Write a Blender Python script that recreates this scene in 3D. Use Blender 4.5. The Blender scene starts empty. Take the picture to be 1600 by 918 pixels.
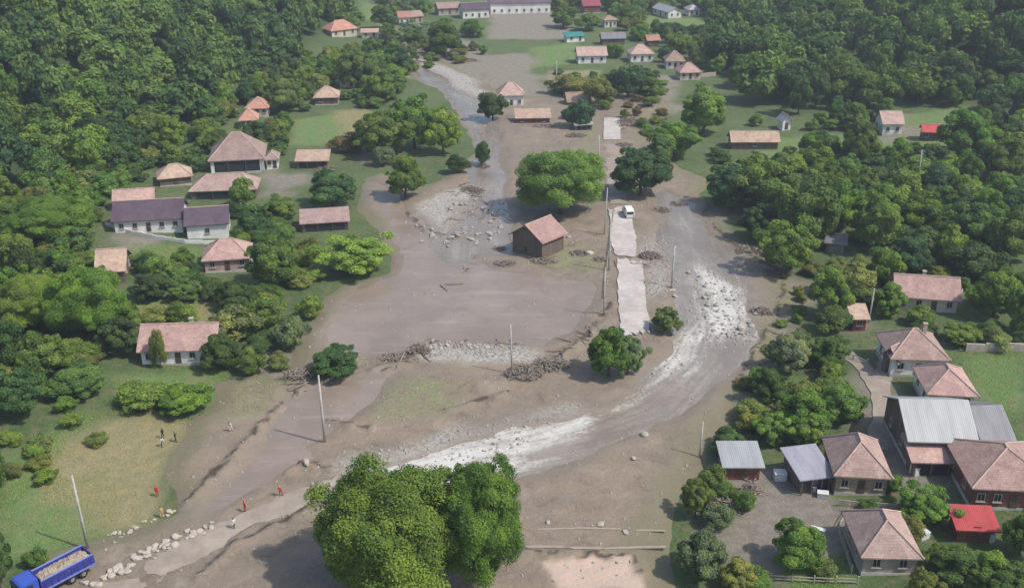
import bpy, bmesh, math, random
import numpy as np
from mathutils import Vector, Matrix
random.seed(7); RNG = np.random.default_rng(7)
S = bpy.context.scene; C = S.collection
# ------------------------------------------------------------ camera
CAM_H = 82.0; PITCH = 24.5; FPX = 1600.0
cam = bpy.data.cameras.new('camera'); cam.lens_unit = 'MILLIMETERS'; cam.sensor_width = 36; cam.lens = 36*FPX/1600
cam.clip_start = 1; cam.clip_end = 9000
camo = bpy.data.objects.new('camera', cam); C.objects.link(camo)
camo.location = (0, 0, CAM_H); camo.rotation_euler = (math.radians(90-PITCH), 0, 0); S.camera = camo
# ------------------------------------------------------------ light
SUN_EL = 52.0; SUN_AZ = 113.0           # azimuth clockwise from +Y
w = bpy.data.worlds.new('World'); S.world = w; w.use_nodes = True
nt = w.node_tree; bg = nt.nodes['Background']
sky = nt.nodes.new('ShaderNodeTexSky'); sky.sky_type = 'NISHITA'; sky.sun_disc = False
sky.sun_elevation = math.radians(SUN_EL); sky.sun_rotation = math.radians(SUN_AZ)
sky.air_density = 1.0; sky.dust_density = 1.5; sky.ozone_density = 1.0
nt.links.new(sky.outputs[0], bg.inputs[0]); bg.inputs[1].default_value = 0.15
sl = bpy.data.lights.new('sun', 'SUN'); sl.energy = 3.15; sl.angle = math.radians(1.2); sl.color = (1, .955, .89)
so = bpy.data.objects.new('sun', sl); C.objects.link(so)
az, el = math.radians(SUN_AZ), math.radians(SUN_EL)
sd = Vector((math.sin(az)*math.cos(el), math.cos(az)*math.cos(el), math.sin(el)))
so.rotation_euler = sd.to_track_quat('Z', 'Y').to_euler(); so.location = (0, 0, 300)
S.view_settings.view_transform = 'Standard'; S.view_settings.look = 'None'
S.view_settings.exposure = 0.50; S.view_settings.gamma = 1
S.render.engine = 'CYCLES'
try:
    S.cycles.volume_bounces = 0; S.cycles.max_bounces = 6; S.cycles.transparent_max_bounces = 4
except Exception: pass

# ------------------------------------------------------------ numeric helpers
def vnoise(x, y, seed=0):
    x = np.asarray(x, float); y = np.asarray(y, float)
    xi = np.floor(x); yi = np.floor(y); fx = x-xi; fy = y-yi
    fx = fx*fx*(3-2*fx); fy = fy*fy*(3-2*fy)
    def h(a, b):
        a = a.astype(np.int64); b = b.astype(np.int64)
        n = (a*374761393 + b*668265263 + seed*982451653) & 0xffffffff
        n = ((n ^ (n >> 13))*1274126177) & 0xffffffff
        return ((n ^ (n >> 16)) & 0xffff)/65535.0
    a = h(xi, yi); b = h(xi+1, yi); c = h(xi, yi+1); d = h(xi+1, yi+1)
    return (a*(1-fx)+b*fx)*(1-fy) + (c*(1-fx)+d*fx)*fy
def fbm(x, y, o=4, seed=0):
    s = 0; a = .5; t = 0
    for i in range(o):
        s = s + a*vnoise(x*2**i, y*2**i, seed+i); t += a; a *= .5
    return s/t
def sm(a, b, x):
    t = np.clip((x-a)/(b-a), 0, 1); return t*t*(3-2*t)
LB = np.array([(60,-38),(100,-43),(112,-45),(135,-47),(182,-52),(240,-70),(317,-66),(380,-66),(451,-60),(600,-65)], float)
RB = np.array([(60,34),(126,36),(150,44),(177,56),(225,70),(295,76),(363,72),(463,84),(600,95)], float)
LH = np.array([(60,-105),(150,-118),(225,-122),(317,-100),(400,-84),(470,-76),(600,-80)], float)
RH = np.array([(60,120),(200,165),(303,154),(385,122),(463,100),(600,108)], float)
def ground(x, y):
    x = np.asarray(x, float); y = np.asarray(y, float)
    def side(d1, d2):
        z = .055*np.maximum(0, d1-1.5)
        d = np.maximum(0, d2+10)
        return z + .42*d*d/(d+30)
    l = side(np.interp(y, LB[:,0], LB[:,1])-x, np.interp(y, LH[:,0], LH[:,1])-x)
    r = side(x-np.interp(y, RB[:,0], RB[:,1]), x-np.interp(y, RH[:,0], RH[:,1]))
    z = l + r
    far = np.maximum(0, y-560); z = z + .02*far + .00025*far*far
    hill = sm(0, 25, np.maximum(np.interp(y, LH[:,0], LH[:,1])-x, x-np.interp(y, RH[:,0], RH[:,1])))
    z = z + hill*(fbm(x/60, y/60, 3, 5)-.5)*14
    return np.where(z > 60, 60+150*np.tanh((z-60)/150), z)
def g1(x, y): return float(ground(np.array([x]), np.array([y]))[0])
P0 = Vector((0, 0, CAM_H)); cp, sp = math.cos(math.radians(PITCH)), math.sin(math.radians(PITCH))
def ray(px, py):
    a = (px-800)/FPX; b = (459-py)/FPX
    return Vector((a, cp + b*sp, -sp + b*cp))
def at(px, py, h=0.0):
    """the point of the valley, h metres above its ground, that the photograph shows at this pixel"""
    d = ray(px, py)
    ts = np.arange(60, 1500, 4.0)
    z = CAM_H + d.z*ts - ground(d.x*ts, d.y*ts) - h
    i = int(np.argmax(z < 0)) if (z < 0).any() else len(ts)-1
    lo, hi = ts[max(i-1, 0)], ts[i]
    for _ in range(14):
        m = (lo+hi)/2
        if CAM_H + d.z*m - g1(d.x*m, d.y*m) - h < 0: hi = m
        else: lo = m
    return P0 + d*hi
def proj(x, y, z):
    zc = y*cp + (CAM_H-z)*sp; yc = y*sp - (CAM_H-z)*cp
    return 800 + FPX*x/zc, 459 - FPX*yc/zc, FPX/zc
def ppm(px, py): p = at(px, py); return proj(*p)[2]
def poly(pts): return np.array([tuple(at(*p))[:2] for p in pts])
def sdist(P, x, y):
    """signed distance to polygon, negative inside"""
    x = np.asarray(x, float); y = np.asarray(y, float)
    d = np.full(x.shape, 1e9); ins = np.zeros(x.shape, bool); n = len(P)
    for i in range(n):
        ax, ay = P[i]; bx, by = P[(i+1) % n]
        ex, ey = bx-ax, by-ay; t = np.clip(((x-ax)*ex+(y-ay)*ey)/(ex*ex+ey*ey+1e-9), 0, 1)
        d = np.minimum(d, np.hypot(x-ax-t*ex, y-ay-t*ey))
        c = ((ay > y) != (by > y)) & (x < (bx-ax)*(y-ay)/((by-ay) if by != ay else 1e-9)+ax)
        ins ^= c
    return np.where(ins, -d, d)
def pathdist(P, x, y):
    d = np.full(np.shape(x), 1e9)
    for i in range(len(P)-1):
        ax, ay = P[i]; bx, by = P[i+1]; ex, ey = bx-ax, by-ay
        t = np.clip(((x-ax)*ex+(y-ay)*ey)/(ex*ex+ey*ey+1e-9), 0, 1)
        d = np.minimum(d, np.hypot(x-ax-t*ex, y-ay-t*ey))
    return d
def inpoly(pts, x, y):
    r = False; n = len(pts)
    for i in range(n):
        ax, ay = pts[i]; bx, by = pts[(i+1) % n]
        if (ay > y) != (by > y) and x < (bx-ax)*(y-ay)/(by-ay)+ax: r = not r
    return r

# ------------------------------------------------------------ materials
def newmat(name):
    m = bpy.data.materials.new(name); m.use_nodes = True
    nt = m.node_tree; b = nt.nodes['Principled BSDF']; b.inputs['Specular IOR Level'].default_value = .3
    return m, nt, b
def N(nt, t, **k):
    n = nt.nodes.new(t)
    for a, v in k.items():
        if isinstance(v, (int, float, tuple)) and a in n.inputs: n.inputs[a].default_value = v
        else: setattr(n, a, v)
    return n
def noise(nt, scale, det=4, rough=.6, vec=None, dist=0):
    n = nt.nodes.new('ShaderNodeTexNoise'); n.inputs['Scale'].default_value = scale
    n.inputs['Detail'].default_value = det; n.inputs['Roughness'].default_value = rough; n.inputs['Distortion'].default_value = dist
    if vec is not None: nt.links.new(vec, n.inputs['Vector'])
    return n.outputs['Fac']
def coord(nt, which='Object'):
    return nt.nodes.new('ShaderNodeTexCoord').outputs[which]
def mapr(nt, v, a, b, c=0., d=1.):
    n = nt.nodes.new('ShaderNodeMapRange'); n.interpolation_type = 'SMOOTHSTEP'
    nt.links.new(v, n.inputs[0])
    for i, q in enumerate((a, b, c, d)): n.inputs[i+1].default_value = q
    return n.outputs[0]
def mixc(nt, f, a, b, mode='MIX'):
    n = nt.nodes.new('ShaderNodeMix'); n.data_type = 'RGBA'; n.blend_type = mode
    for sock, v in ((n.inputs[0], f), (n.inputs[6], a), (n.inputs[7], b)):
        if hasattr(v, 'links') or isinstance(v, bpy.types.NodeSocket): nt.links.new(v, sock)
        elif isinstance(v, (int, float)): sock.default_value = v
        else: sock.default_value = (*v, 1)
    return n.outputs[2]
def math_(nt, op, a, b=0.):
    n = nt.nodes.new('ShaderNodeMath'); n.operation = op
    for i, v in enumerate((a, b)):
        if isinstance(v, bpy.types.NodeSocket): nt.links.new(v, n.inputs[i])
        else: n.inputs[i].default_value = v
    return n.outputs[0]
def attr(nt, name):
    n = nt.nodes.new('ShaderNodeAttribute'); n.attribute_name = name; return n.outputs['Fac']
def bump(nt, b, h, dist=.1, st=.6):
    n = nt.nodes.new('ShaderNodeBump'); n.inputs['Strength'].default_value = st; n.inputs['Distance'].default_value = dist
    nt.links.new(h, n.inputs['Height']); nt.links.new(n.outputs[0], b.inputs['Normal'])
def simple(name, c1, c2, scale=2., rough=.85, bd=0.03, spots=None, metal=0.):
    m, nt, b = newmat(name); v = coord(nt)
    info = nt.nodes.new('ShaderNodeObjectInfo')
    f = mapr(nt, noise(nt, scale, 5, .65, v), .3, .7)
    c = mixc(nt, f, c1, c2)
    f2 = mapr(nt, noise(nt, scale*.23, 3, .6, v, .5), .35, .68)
    c = mixc(nt, math_(nt, 'MULTIPLY', f2, .5), c, tuple(q*.62 for q in c2))
    if spots: c = mixc(nt, mapr(nt, noise(nt, scale*2.5, 3, .7, v), .58, .7), c, spots)
    nt.links.new(c, b.inputs['Base Color']); b.inputs['Roughness'].default_value = rough; b.inputs['Metallic'].default_value = metal
    if bd: bump(nt, b, noise(nt, scale*4, 4, .6, v), bd)
    return m
def tilemat(name, c1, c2, moss=(.16,.13,.10)):
    m, nt, b = newmat(name); v = coord(nt)
    f = mapr(nt, noise(nt, .42, 5, .75, v, .6), .38, .62); c = mixc(nt, f, c1, c2)
    br = nt.nodes.new('ShaderNodeTexBrick'); br.inputs['Scale'].default_value = 1.0
    br.inputs['Brick Width'].default_value = .34; br.inputs['Row Height'].default_value = .36; br.inputs['Mortar Size'].default_value = .035
    br.inputs['Color1'].default_value = (1,1,1,1); br.inputs['Color2'].default_value = (.72,.7,.7,1); br.inputs['Mortar'].default_value = (.5,.47,.45,1)
    uv = nt.nodes.new('ShaderNodeUVMap'); uv.uv_map = 'roof'
    nt.links.new(uv.outputs[0], br.inputs['Vector'])
    c = mixc(nt, .45, c, br.outputs['Color'], 'MULTIPLY')
    f2 = mapr(nt, noise(nt, 1.6, 5, .75, v), .53, .7); c = mixc(nt, math_(nt, 'MULTIPLY', f2, .85), c, moss); f4 = mapr(nt, noise(nt, .7, 5, .8, v, 1.5), .5, .62); c = mixc(nt, math_(nt, 'MULTIPLY', f4, .45), c, tuple(q*.68 for q in c2))
    f3 = mapr(nt, noise(nt, 3.5, 3, .8, v), .58, .72); c = mixc(nt, math_(nt, 'MULTIPLY', f3, .5), c, tuple(min(1, q*1.35) for q in c1))
    info = nt.nodes.new('ShaderNodeObjectInfo'); vr = mapr(nt, info.outputs['Random'], 0, 1, .80, 1.16); cb = nt.nodes.new('ShaderNodeCombineColor')
    for q_ in range(3): nt.links.new(vr, cb.inputs[q_])
    c = mixc(nt, 1.0, c, cb.outputs[0], 'MULTIPLY')
    nt.links.new(c, b.inputs['Base Color']); b.inputs['Roughness'].default_value = .88
    bump(nt, b, br.outputs['Fac'], .03, .5)
    return m
def plank(name, c1, c2, width=.3, vert=True):
    m, nt, b = newmat(name); v = coord(nt)
    mp = nt.nodes.new('ShaderNodeMapping'); mp.inputs['Scale'].default_value = (1/width, 1/width, .15) if vert else (.15, .15, 1/width)
    nt.links.new(v, mp.inputs[0])
    n1 = noise(nt, 1.0, 3, .6, mp.outputs[0]); c = mixc(nt, mapr(nt, n1, .35, .65), c1, c2)
    c = mixc(nt, math_(nt, 'MULTIPLY', mapr(nt, noise(nt, .9, 4, .7, v), .45, .7), .55), c, (.10,.085,.07))
    nt.links.new(c, b.inputs['Base Color']); b.inputs['Roughness'].default_value = .85
    bump(nt, b, n1, .04)
    return m
def metalroof(name, c1, c2, rough=.45, rust=None):
    m, nt, b = newmat(name); v = coord(nt)
    uv = nt.nodes.new('ShaderNodeUVMap'); uv.uv_map = 'roof'
    wv = nt.nodes.new('ShaderNodeTexWave'); wv.inputs['Scale'].default_value = 1.1; wv.bands_direction = 'X'
    nt.links.new(uv.outputs[0], wv.inputs[0])
    mp = nt.nodes.new('ShaderNodeMapping'); mp.inputs['Scale'].default_value = (.9, .12, 1); nt.links.new(uv.outputs[0], mp.inputs[0])
    c = mixc(nt, mapr(nt, noise(nt, 1.0, 4, .6, mp.outputs[0]), .3, .7), c1, c2)
    c = mixc(nt, math_(nt, 'MULTIPLY', wv.outputs['Fac'], .18), c, tuple(q*.5 for q in c2))
    c = mixc(nt, math_(nt, 'MULTIPLY', mapr(nt, noise(nt, 1.4, 5, .7, v), .56, .72), .6), c, rust or tuple(q*.55 for q in c2))
    nt.links.new(c, b.inputs['Base Color']); b.inputs['Roughness'].default_value = rough; b.inputs['Metallic'].default_value = .25
    bump(nt, b, wv.outputs['Fac'], .03, .5)
    return m
M = {}
M['tile_pink'] = tilemat('clay tile pinkish', (.50,.35,.29), (.38,.26,.215))
M['tile_brown'] = tilemat('clay tile brown', (.41,.29,.245), (.30,.21,.18))
M['tile_tan'] = tilemat('clay tile tan', (.50,.36,.26), (.36,.25,.19), (.2,.17,.12))
M['tile_orange'] = tilemat('clay tile orange', (.56,.29,.20), (.44,.22,.16), (.3,.17,.12))
M['tile_rose'] = tilemat('clay tile rose', (.50,.325,.275), (.37,.235,.20))
M['tile_plum'] = tilemat('metal tile plum', (.105,.075,.095), (.14,.10,.125), (.08,.06,.075))
M['metal_silver'] = metalroof('zinc sheet', (.40,.405,.39), (.32,.325,.31), .6, (.27,.26,.22))
M['metal_grey'] = metalroof('grey sheet', (.24,.235,.24), (.18,.175,.18), .5)
M['metal_lilac'] = metalroof('weathered zinc sheet', (.37,.355,.39), (.29,.275,.31), .6)
M['metal_red'] = metalroof('red sheet', (.50,.085,.075), (.40,.065,.06), .45)
M['metal_crim'] = metalroof('crimson sheet', (.30,.07,.09), (.24,.055,.07), .6)
M['metal_teal'] = metalroof('teal sheet', (.05,.27,.23), (.05,.21,.18), .6)
M['white'] = simple('white plaster', (.80,.78,.74), (.70,.67,.62), 1.2)
M['cream'] = simple('cream plaster', (.62,.54,.42), (.52,.45,.35), 1.2)
M['beige'] = simple('stained plaster', (.42,.36,.29), (.32,.27,.22), 1.3)
M['pinkwall'] = simple('pink plaster', (.50,.34,.30), (.40,.27,.24), 1.3)
M['redwall'] = plank('red brown boards', (.20,.075,.055), (.14,.05,.04))
M['wood'] = plank('weathered boards', (.17,.13,.10), (.10,.075,.06))
M['woodtan'] = plank('tan boards', (.40,.30,.19), (.28,.21,.14), .35, False)
M['greyboard'] = plank('grey boards', (.26,.235,.205), (.19,.17,.15))
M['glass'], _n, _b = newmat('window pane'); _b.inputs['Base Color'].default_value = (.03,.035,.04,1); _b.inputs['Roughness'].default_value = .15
M['frame'] = simple('window frame', (.45,.40,.34), (.36,.32,.27), 6, bd=0)
M['doorm'] = simple('door wood', (.13,.08,.05), (.09,.055,.04), 4, bd=0)
M['ridge'] = simple('ridge tile', (.52,.38,.32), (.42,.30,.25), 2)
M['brick'] = simple('chimney brick', (.36,.25,.2), (.46,.38,.32), 5)
M['concrete'] = simple('pole concrete', (.50,.48,.43), (.42,.40,.36), 1.5)
M['wire'] = simple('insulator ceramic', (.2,.17,.15), (.25,.2,.18), 5, bd=0)
M['stone'] = simple('pale stone', (.52,.45,.37), (.36,.31,.25), 2.2, spots=(.24,.2,.16), bd=.08)
M['stoned'] = simple('river stone', (.37,.34,.30), (.27,.24,.215), .9, bd=.05)
M['log'] = simple('bleached log', (.33,.26,.20), (.22,.17,.13), 2)
M['drift'] = simple('wet driftwood', (.15,.115,.085), (.23,.18,.14), 1.2)
M['fence'] = simple('pale fence wood', (.48,.42,.33), (.36,.31,.24), 2)
M['bluecab'] = simple('cab paint blue', (.045,.085,.42), (.05,.09,.38), 1.2, .35, 0)
M['bluebed'] = simple('tipper paint blue', (.03,.035,.20), (.045,.05,.24), 1.1, .5, 0, spots=(.12,.1,.12))
M['bluerail'] = simple('faded blue rail', (.16,.20,.48), (.2,.24,.5), 2, .5, 0)
M['tyre'] = simple('tyre rubber', (.02,.02,.02), (.05,.045,.04), 4, .9, 0)
M['rim'] = simple('wheel rim', (.25,.25,.26), (.18,.17,.17), 4, .5, 0)
M['vanwhite'] = simple('van paint white', (.78,.78,.77), (.70,.69,.67), 1, .35, 0)
M['lampw'] = simple('headlight lens', (.6,.6,.62), (.5,.5,.52), 3, .2, 0)
M['redtail'] = simple('tail light red', (.45,.03,.02), (.4,.02,.02), 3, .3, 0)
M['chassis'] = simple('chassis dark', (.04,.04,.045), (.07,.06,.06), 3, .7, 0)
M['skin'] = simple('skin', (.45,.27,.2), (.42,.25,.18), 8, .6, 0)
M['cred'] = simple('red cloth', (.50,.035,.045), (.42,.03,.04), 8, .9, 0)
M['cwhite'] = simple('white cloth', (.72,.70,.67), (.6,.58,.55), 8, .9, 0)
M['cdark'] = simple('dark cloth', (.03,.03,.035), (.05,.045,.045), 8, .9, 0)
M['cyel'] = simple('tan yellow cloth', (.55,.38,.2), (.5,.33,.17), 8, .9, 0)
M['hair'] = simple('dark hair', (.03,.02,.015), (.05,.03,.02), 9, .8, 0)
M['rubble'] = simple('loaded rubble', (.42,.35,.26), (.24,.19,.14), 2.6, spots=(.55,.48,.38), bd=.1)
M['crate'] = simple('white plastic', (.66,.66,.64), (.58,.58,.56), 3, .6, 0)
M['bark'] = simple('bark', (.13,.10,.075), (.08,.06,.045), 3, .9)

# ground
def ground_mat():
    m, nt, b = newmat('valley grass and soil'); v = coord(nt)
    n1 = noise(nt, .09, 4, .6, v); n2 = noise(nt, .6, 5, .7, v); n3 = noise(nt, 3.0, 4, .8, v)
    c = mixc(nt, mapr(nt, n1, .35, .65), (.075,.125,.04), (.115,.16,.055))
    c = mixc(nt, mapr(nt, n2, .46, .66), c, (.17,.15,.075)); c = mixc(nt, math_(nt, 'MULTIPLY', mapr(nt, noise(nt, 1.1, 5, .75, v), .5, .38), .7), c, (.045,.08,.025))
    lawn = mixc(nt, mapr(nt, n2, .35, .65), (.125,.21,.065), (.18,.235,.085))
    lawn = mixc(nt, math_(nt, 'MULTIPLY', mapr(nt, noise(nt, .16, 5, .7, v, .8), .46, .66), .7), lawn, (.215,.205,.10))
    c = mixc(nt, attr(nt, 'lawn'), c, lawn)
    dry = mixc(nt, mapr(nt, n2, .3, .7), (.33,.27,.145), (.24,.225,.11))
    c = mixc(nt, attr(nt, 'dry'), c, dry)
    dirt = mixc(nt, mapr(nt, n2, .3, .7), (.29,.25,.20), (.20,.175,.13))
    c = mixc(nt, attr(nt, 'dirt'), c, dirt)
    c = mixc(nt, attr(nt, 'wood'), c, (.05,.085,.03))
    c = mixc(nt, math_(nt, 'MULTIPLY', mapr(nt, n3, .45, .7), .45), c, mixc(nt, .5, c, (.05,.06,.03)))
    nt.links.new(c, b.inputs['Base Color']); b.inputs['Roughness'].default_value = .95
    bump(nt, b, n3, .35, .9)
    return m
def mud_mat():
    m, nt, b = newmat('flood mud'); v = coord(nt)
    n1 = noise(nt, .035, 4, .6, v, .6); n2 = noise(nt, .22, 5, .65, v, .8); n3 = noise(nt, 1.6, 5, .75, v)
    mp = nt.nodes.new('ShaderNodeMapping'); mp.inputs['Rotation'].default_value = (0,0,.6); mp.inputs['Scale'].default_value = (.05,.35,1); nt.links.new(v, mp.inputs[0])
    n4 = noise(nt, 1, 5, .65, mp.outputs[0], .5)
    c = mixc(nt, mapr(nt, n1, .38, .62), (.240,.185,.130), (.205,.165,.122))
    c = mixc(nt, math_(nt, 'MULTIPLY', mapr(nt, n2, .5, .7), .75), c, (.290,.235,.172))
    c = mixc(nt, math_(nt, 'MULTIPLY', mapr(nt, n2, .47, .30), .8), c, (.150,.115,.078))
    c = mixc(nt, math_(nt, 'MULTIPLY', mapr(nt, n4, .5, .68), .5), c, (.19,.155,.125))
    c = mixc(nt, math_(nt, 'MULTIPLY', mapr(nt, n3, .58, .72), .5), c, (.38,.33,.28))
    c = mixc(nt, math_(nt, 'MULTIPLY', mapr(nt, n3, .42, .3), .5), c, (.12,.095,.07))
    n5 = noise(nt, .16, 6, .6, v, 1.6); rl = math_(nt, 'ABSOLUTE', math_(nt, 'SUBTRACT', n5, .5)); rill = mapr(nt, rl, 0, .022, 1, 0)
    c = mixc(nt, math_(nt, 'MULTIPLY', math_(nt, 'MULTIPLY', rill, mapr(nt, n1, .42, .58)), .55), c, (.13,.10,.072))
    n6 = noise(nt, .5, 5, .6, v, 1.0); rl2 = math_(nt, 'ABSOLUTE', math_(nt, 'SUBTRACT', n6, .5)); c = mixc(nt, math_(nt, 'MULTIPLY', mapr(nt, rl2, 0, .02, 1, 0), .3), c, (.15,.12,.09))
    c = mixc(nt, math_(nt, 'MULTIPLY', attr(nt, 'green'), mapr(nt, n2, .36, .62)), c, mixc(nt, mapr(nt, n3, .4, .6), (.165,.19,.085), (.235,.21,.125)))
    c = mixc(nt, math_(nt, 'MULTIPLY', attr(nt, 'edge'), mapr(nt, n2, .25, .6, .35, .95)), c, (.165,.15,.085))
    c = mixc(nt, attr(nt, 'sand'), c, mixc(nt, mapr(nt, n2, .3, .7), (.50,.36,.28), (.44,.34,.27)))
    gr = mixc(nt, mapr(nt, n3, .35, .62), (.21,.185,.155), (.42,.39,.34))
    c = mixc(nt, attr(nt, 'gravel'), c, gr)
    c = mixc(nt, attr(nt, 'wet'), c, mixc(nt, mapr(nt, n4, .3, .7), (.190,.150,.115), (.240,.195,.150)))
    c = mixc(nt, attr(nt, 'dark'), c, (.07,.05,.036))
    nt.links.new(c, b.inputs['Base Color'])
    r = mapr(nt, attr(nt, 'wet'), 0, 1, .85, .33); nt.links.new(r, b.inputs['Roughness'])
    bump(nt, b, n3, .22, .8)
    return m
def water_mat(name, c1, c2, foam, rough=.22, foamc=(.52,.50,.44)):
    m, nt, b = newmat(name); v = coord(nt)
    uv = nt.nodes.new('ShaderNodeUVMap'); uv.uv_map = 'flow'
    mp = nt.nodes.new('ShaderNodeMapping'); mp.inputs['Scale'].default_value = (.055, .42, 1); nt.links.new(uv.outputs[0], mp.inputs[0])
    n1 = noise(nt, 1.0, 6, .7, mp.outputs[0], .7); n2 = noise(nt, .12, 4, .6, v); n3 = noise(nt, 1.2, 4, .7, v, .6)
    c = mixc(nt, mapr(nt, n2, .35, .65), c1, c2)
    f = math_(nt, 'ADD', math_(nt, 'MULTIPLY', n1, .65), math_(nt, 'MULTIPLY', n3, .35))
    if foam:
        f = math_(nt, 'ADD', f, math_(nt, 'MULTIPLY', math_(nt, 'SUBTRACT', attr(nt, 'rapid'), .5), .30))
        fm = mapr(nt, f, .47, .72); c = mixc(nt, fm, c, foamc)
        nt.links.new(mapr(nt, fm, 0, 1, rough, .7), b.inputs['Roughness'])
        dk = mapr(nt, f, .44, .34); c = mixc(nt, math_(nt, 'MULTIPLY', dk, .5), c, tuple(q*.7 for q in c1))
    else: 
        b.inputs['Roughness'].default_value = rough
        c = mixc(nt, math_(nt, 'MULTIPLY', mapr(nt, noise(nt, .06, 5, .65, v, 1.2), .48, .66), .6), c, (.19,.15,.115))
        c = mixc(nt, math_(nt, 'MULTIPLY', mapr(nt, n1, .52, .7), .45), c, (.34,.28,.23))
        c = mixc(nt, math_(nt, 'MULTIPLY', mapr(nt, n3, .5, .75), .3), c, tuple(q*1.25 for q in c2))
    nt.links.new(c, b.inputs['Base Color']); b.inputs['Specular IOR Level'].default_value = .5 if foam else .4
    bump(nt, b, f, .25 if foam else .03, .7)
    return m
def leaf_mat():
    m, nt, b = newmat('foliage'); info = nt.nodes.new('ShaderNodeObjectInfo')
    a = attr(nt, 'tone')
    r = nt.nodes.new('ShaderNodeValToRGB'); r.color_ramp.elements[0].color = (.52,.60,.66,1); r.color_ramp.elements[1].color = (1.85,1.6,1.05,1)
    r.color_ramp.elements[0].position = .15; r.color_ramp.elements[1].position = .9
    nt.links.new(a, r.inputs[0])
    c = mixc(nt, 1.0, info.outputs['Color'], r.outputs[0], 'MULTIPLY')
    c = mixc(nt, 1.0, c, (1.44,1.36,1.26), 'MULTIPLY')
    nt.links.new(c, b.inputs['Base Color']); b.inputs['Roughness'].default_value = .7; b.inputs['Specular IOR Level'].default_value = .15
    t = nt.nodes.new('ShaderNodeBsdfTranslucent'); nt.links.new(mixc(nt, 1.0, c, (.9,1.15,.4), 'MULTIPLY'), t.inputs[0])
    ms = nt.nodes.new('ShaderNodeMixShader'); ms.inputs[0].default_value = .38
    nt.links.new(b.outputs[0], ms.inputs[1]); nt.links.new(t.outputs[0], ms.inputs[2]); nt.links.new(ms.outputs[0], nt.nodes['Material Output'].inputs[0])
    return m
M['ground'] = ground_mat(); M['mud'] = mud_mat(); M['leaf'] = leaf_mat()
M['river'] = water_mat('river water', (.215,.178,.138), (.28,.237,.187), True)
M['pool'] = water_mat('muddy flood water', (.212,.163,.127), (.255,.198,.155), False, .28)
M['road'] = simple('pale concrete road', (.52,.47,.425), (.43,.38,.335), .8, bd=.02, spots=(.36,.30,.25))
M['roadmud'] = simple('mud covered road', (.355,.295,.235), (.28,.23,.18), .6, spots=(.28,.22,.17), bd=.04)

# ------------------------------------------------------------ object helpers
def tag(o, label=None, cat=None, group=None, kind=None):
    if label: o['label'] = label
    if cat: o['category'] = cat
    if group: o['group'] = group
    if kind: o['kind'] = kind
    return o
def empty(name, loc, rz=0., label=None, cat=None, group=None):
    o = bpy.data.objects.new(name, None); C.objects.link(o); o.location = loc; o.rotation_euler = (0, 0, rz)
    o.empty_display_size = .5
    return tag(o, label, cat, group)
def mesh_obj(name, me, parent=None):
    o = bpy.data.objects.new(name, me); C.objects.link(o)
    if parent is not None: o.parent = parent
    return o
class MB:
    def __init__(s): s.v = []; s.f = []; s.m = []; s.cur = 0
    def box(s, c, d, rz=0., rx=0., ry=0.):
        R = Matrix.Rotation(rz, 3, 'Z') @ Matrix.Rotation(ry, 3, 'Y') @ Matrix.Rotation(rx, 3, 'X'); n = len(s.v)
        for x in (-.5, .5):
            for y in (-.5, .5):
                for z in (-.5, .5): s.v.append(tuple(Vector(c) + R @ Vector((x*d[0], y*d[1], z*d[2]))))
        for f in ((0,1,3,2),(4,6,7,5),(0,4,5,1),(2,3,7,6),(0,2,6,4),(1,5,7,3)): s.f.append(tuple(n+i for i in f)); s.m.append(s.cur)
        return s
    def tube(s, pts, rads, k=8):
        base = len(s.v); pts = [Vector(p) for p in pts]
        if isinstance(rads, (int, float)): rads = [rads]*len(pts)
        for i, p in enumerate(pts):
            d = (pts[min(i+1, len(pts)-1)]-pts[max(i-1, 0)]); d = d.normalized() if d.length > 1e-6 else Vector((0,0,1))
            a = d.orthogonal().normalized(); b = d.cross(a)
            for j in range(k):
                t = 2*math.pi*j/k; s.v.append(tuple(p+(a*math.cos(t)+b*math.sin(t))*rads[i]))
        for i in range(len(pts)-1):
            for j in range(k):
                s.f.append((base+i*k+j, base+i*k+(j+1)%k, base+(i+1)*k+(j+1)%k, base+(i+1)*k+j)); s.m.append(s.cur)
        s.f.append(tuple(base+j for j in range(k))[::-1]); s.m.append(s.cur)
        s.f.append(tuple(base+(len(pts)-1)*k+j for j in range(k))); s.m.append(s.cur)
        return s
    def poly(s, pts, faces):
        n = len(s.v); s.v += [tuple(p) for p in pts]; s.f += [tuple(n+i for i in f) for f in faces]; s.m += [s.cur]*len(faces); return s
    def build(s, name, mats, parent=None, smooth=False):
        me = bpy.data.meshes.new(name); me.from_pydata(s.v, [], s.f)
        for m in (mats if isinstance(mats, (list, tuple)) else [mats]): me.materials.append(m)
        me.polygons.foreach_set('material_index', s.m)
        if smooth: me.polygons.foreach_set('use_smooth', [True]*len(me.polygons))
        bm = bmesh.new(); bm.from_mesh(me); bmesh.ops.recalc_face_normals(bm, faces=bm.faces); bm.to_mesh(me); bm.free()
        me.update(); return mesh_obj(name, me, parent)
def copy_tree(o, parent=None):
    c = o.copy(); C.objects.link(c)
    if parent is not None: c.parent = parent
    for ch in list(o.children): copy_tree(ch, c)
    return c
def rock_mesh(name, seed, mat, sub=2):
    bm = bmesh.new(); bmesh.ops.create_icosphere(bm, subdivisions=sub, radius=1); r = random.Random(seed)
    dirs = [Vector((r.gauss(0,1), r.gauss(0,1), r.gauss(0,1))).normalized() for _ in range(9)]; cut = [r.uniform(.55,.9) for _ in dirs]
    for v in bm.verts:
        for d, c in zip(dirs, cut):
            t = v.co.dot(d)
            if t > c: v.co -= d*(t-c)
        v.co.z *= .75
    me = bpy.data.meshes.new(name); bm.to_mesh(me); bm.free(); me.materials.append(mat); return me

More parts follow.
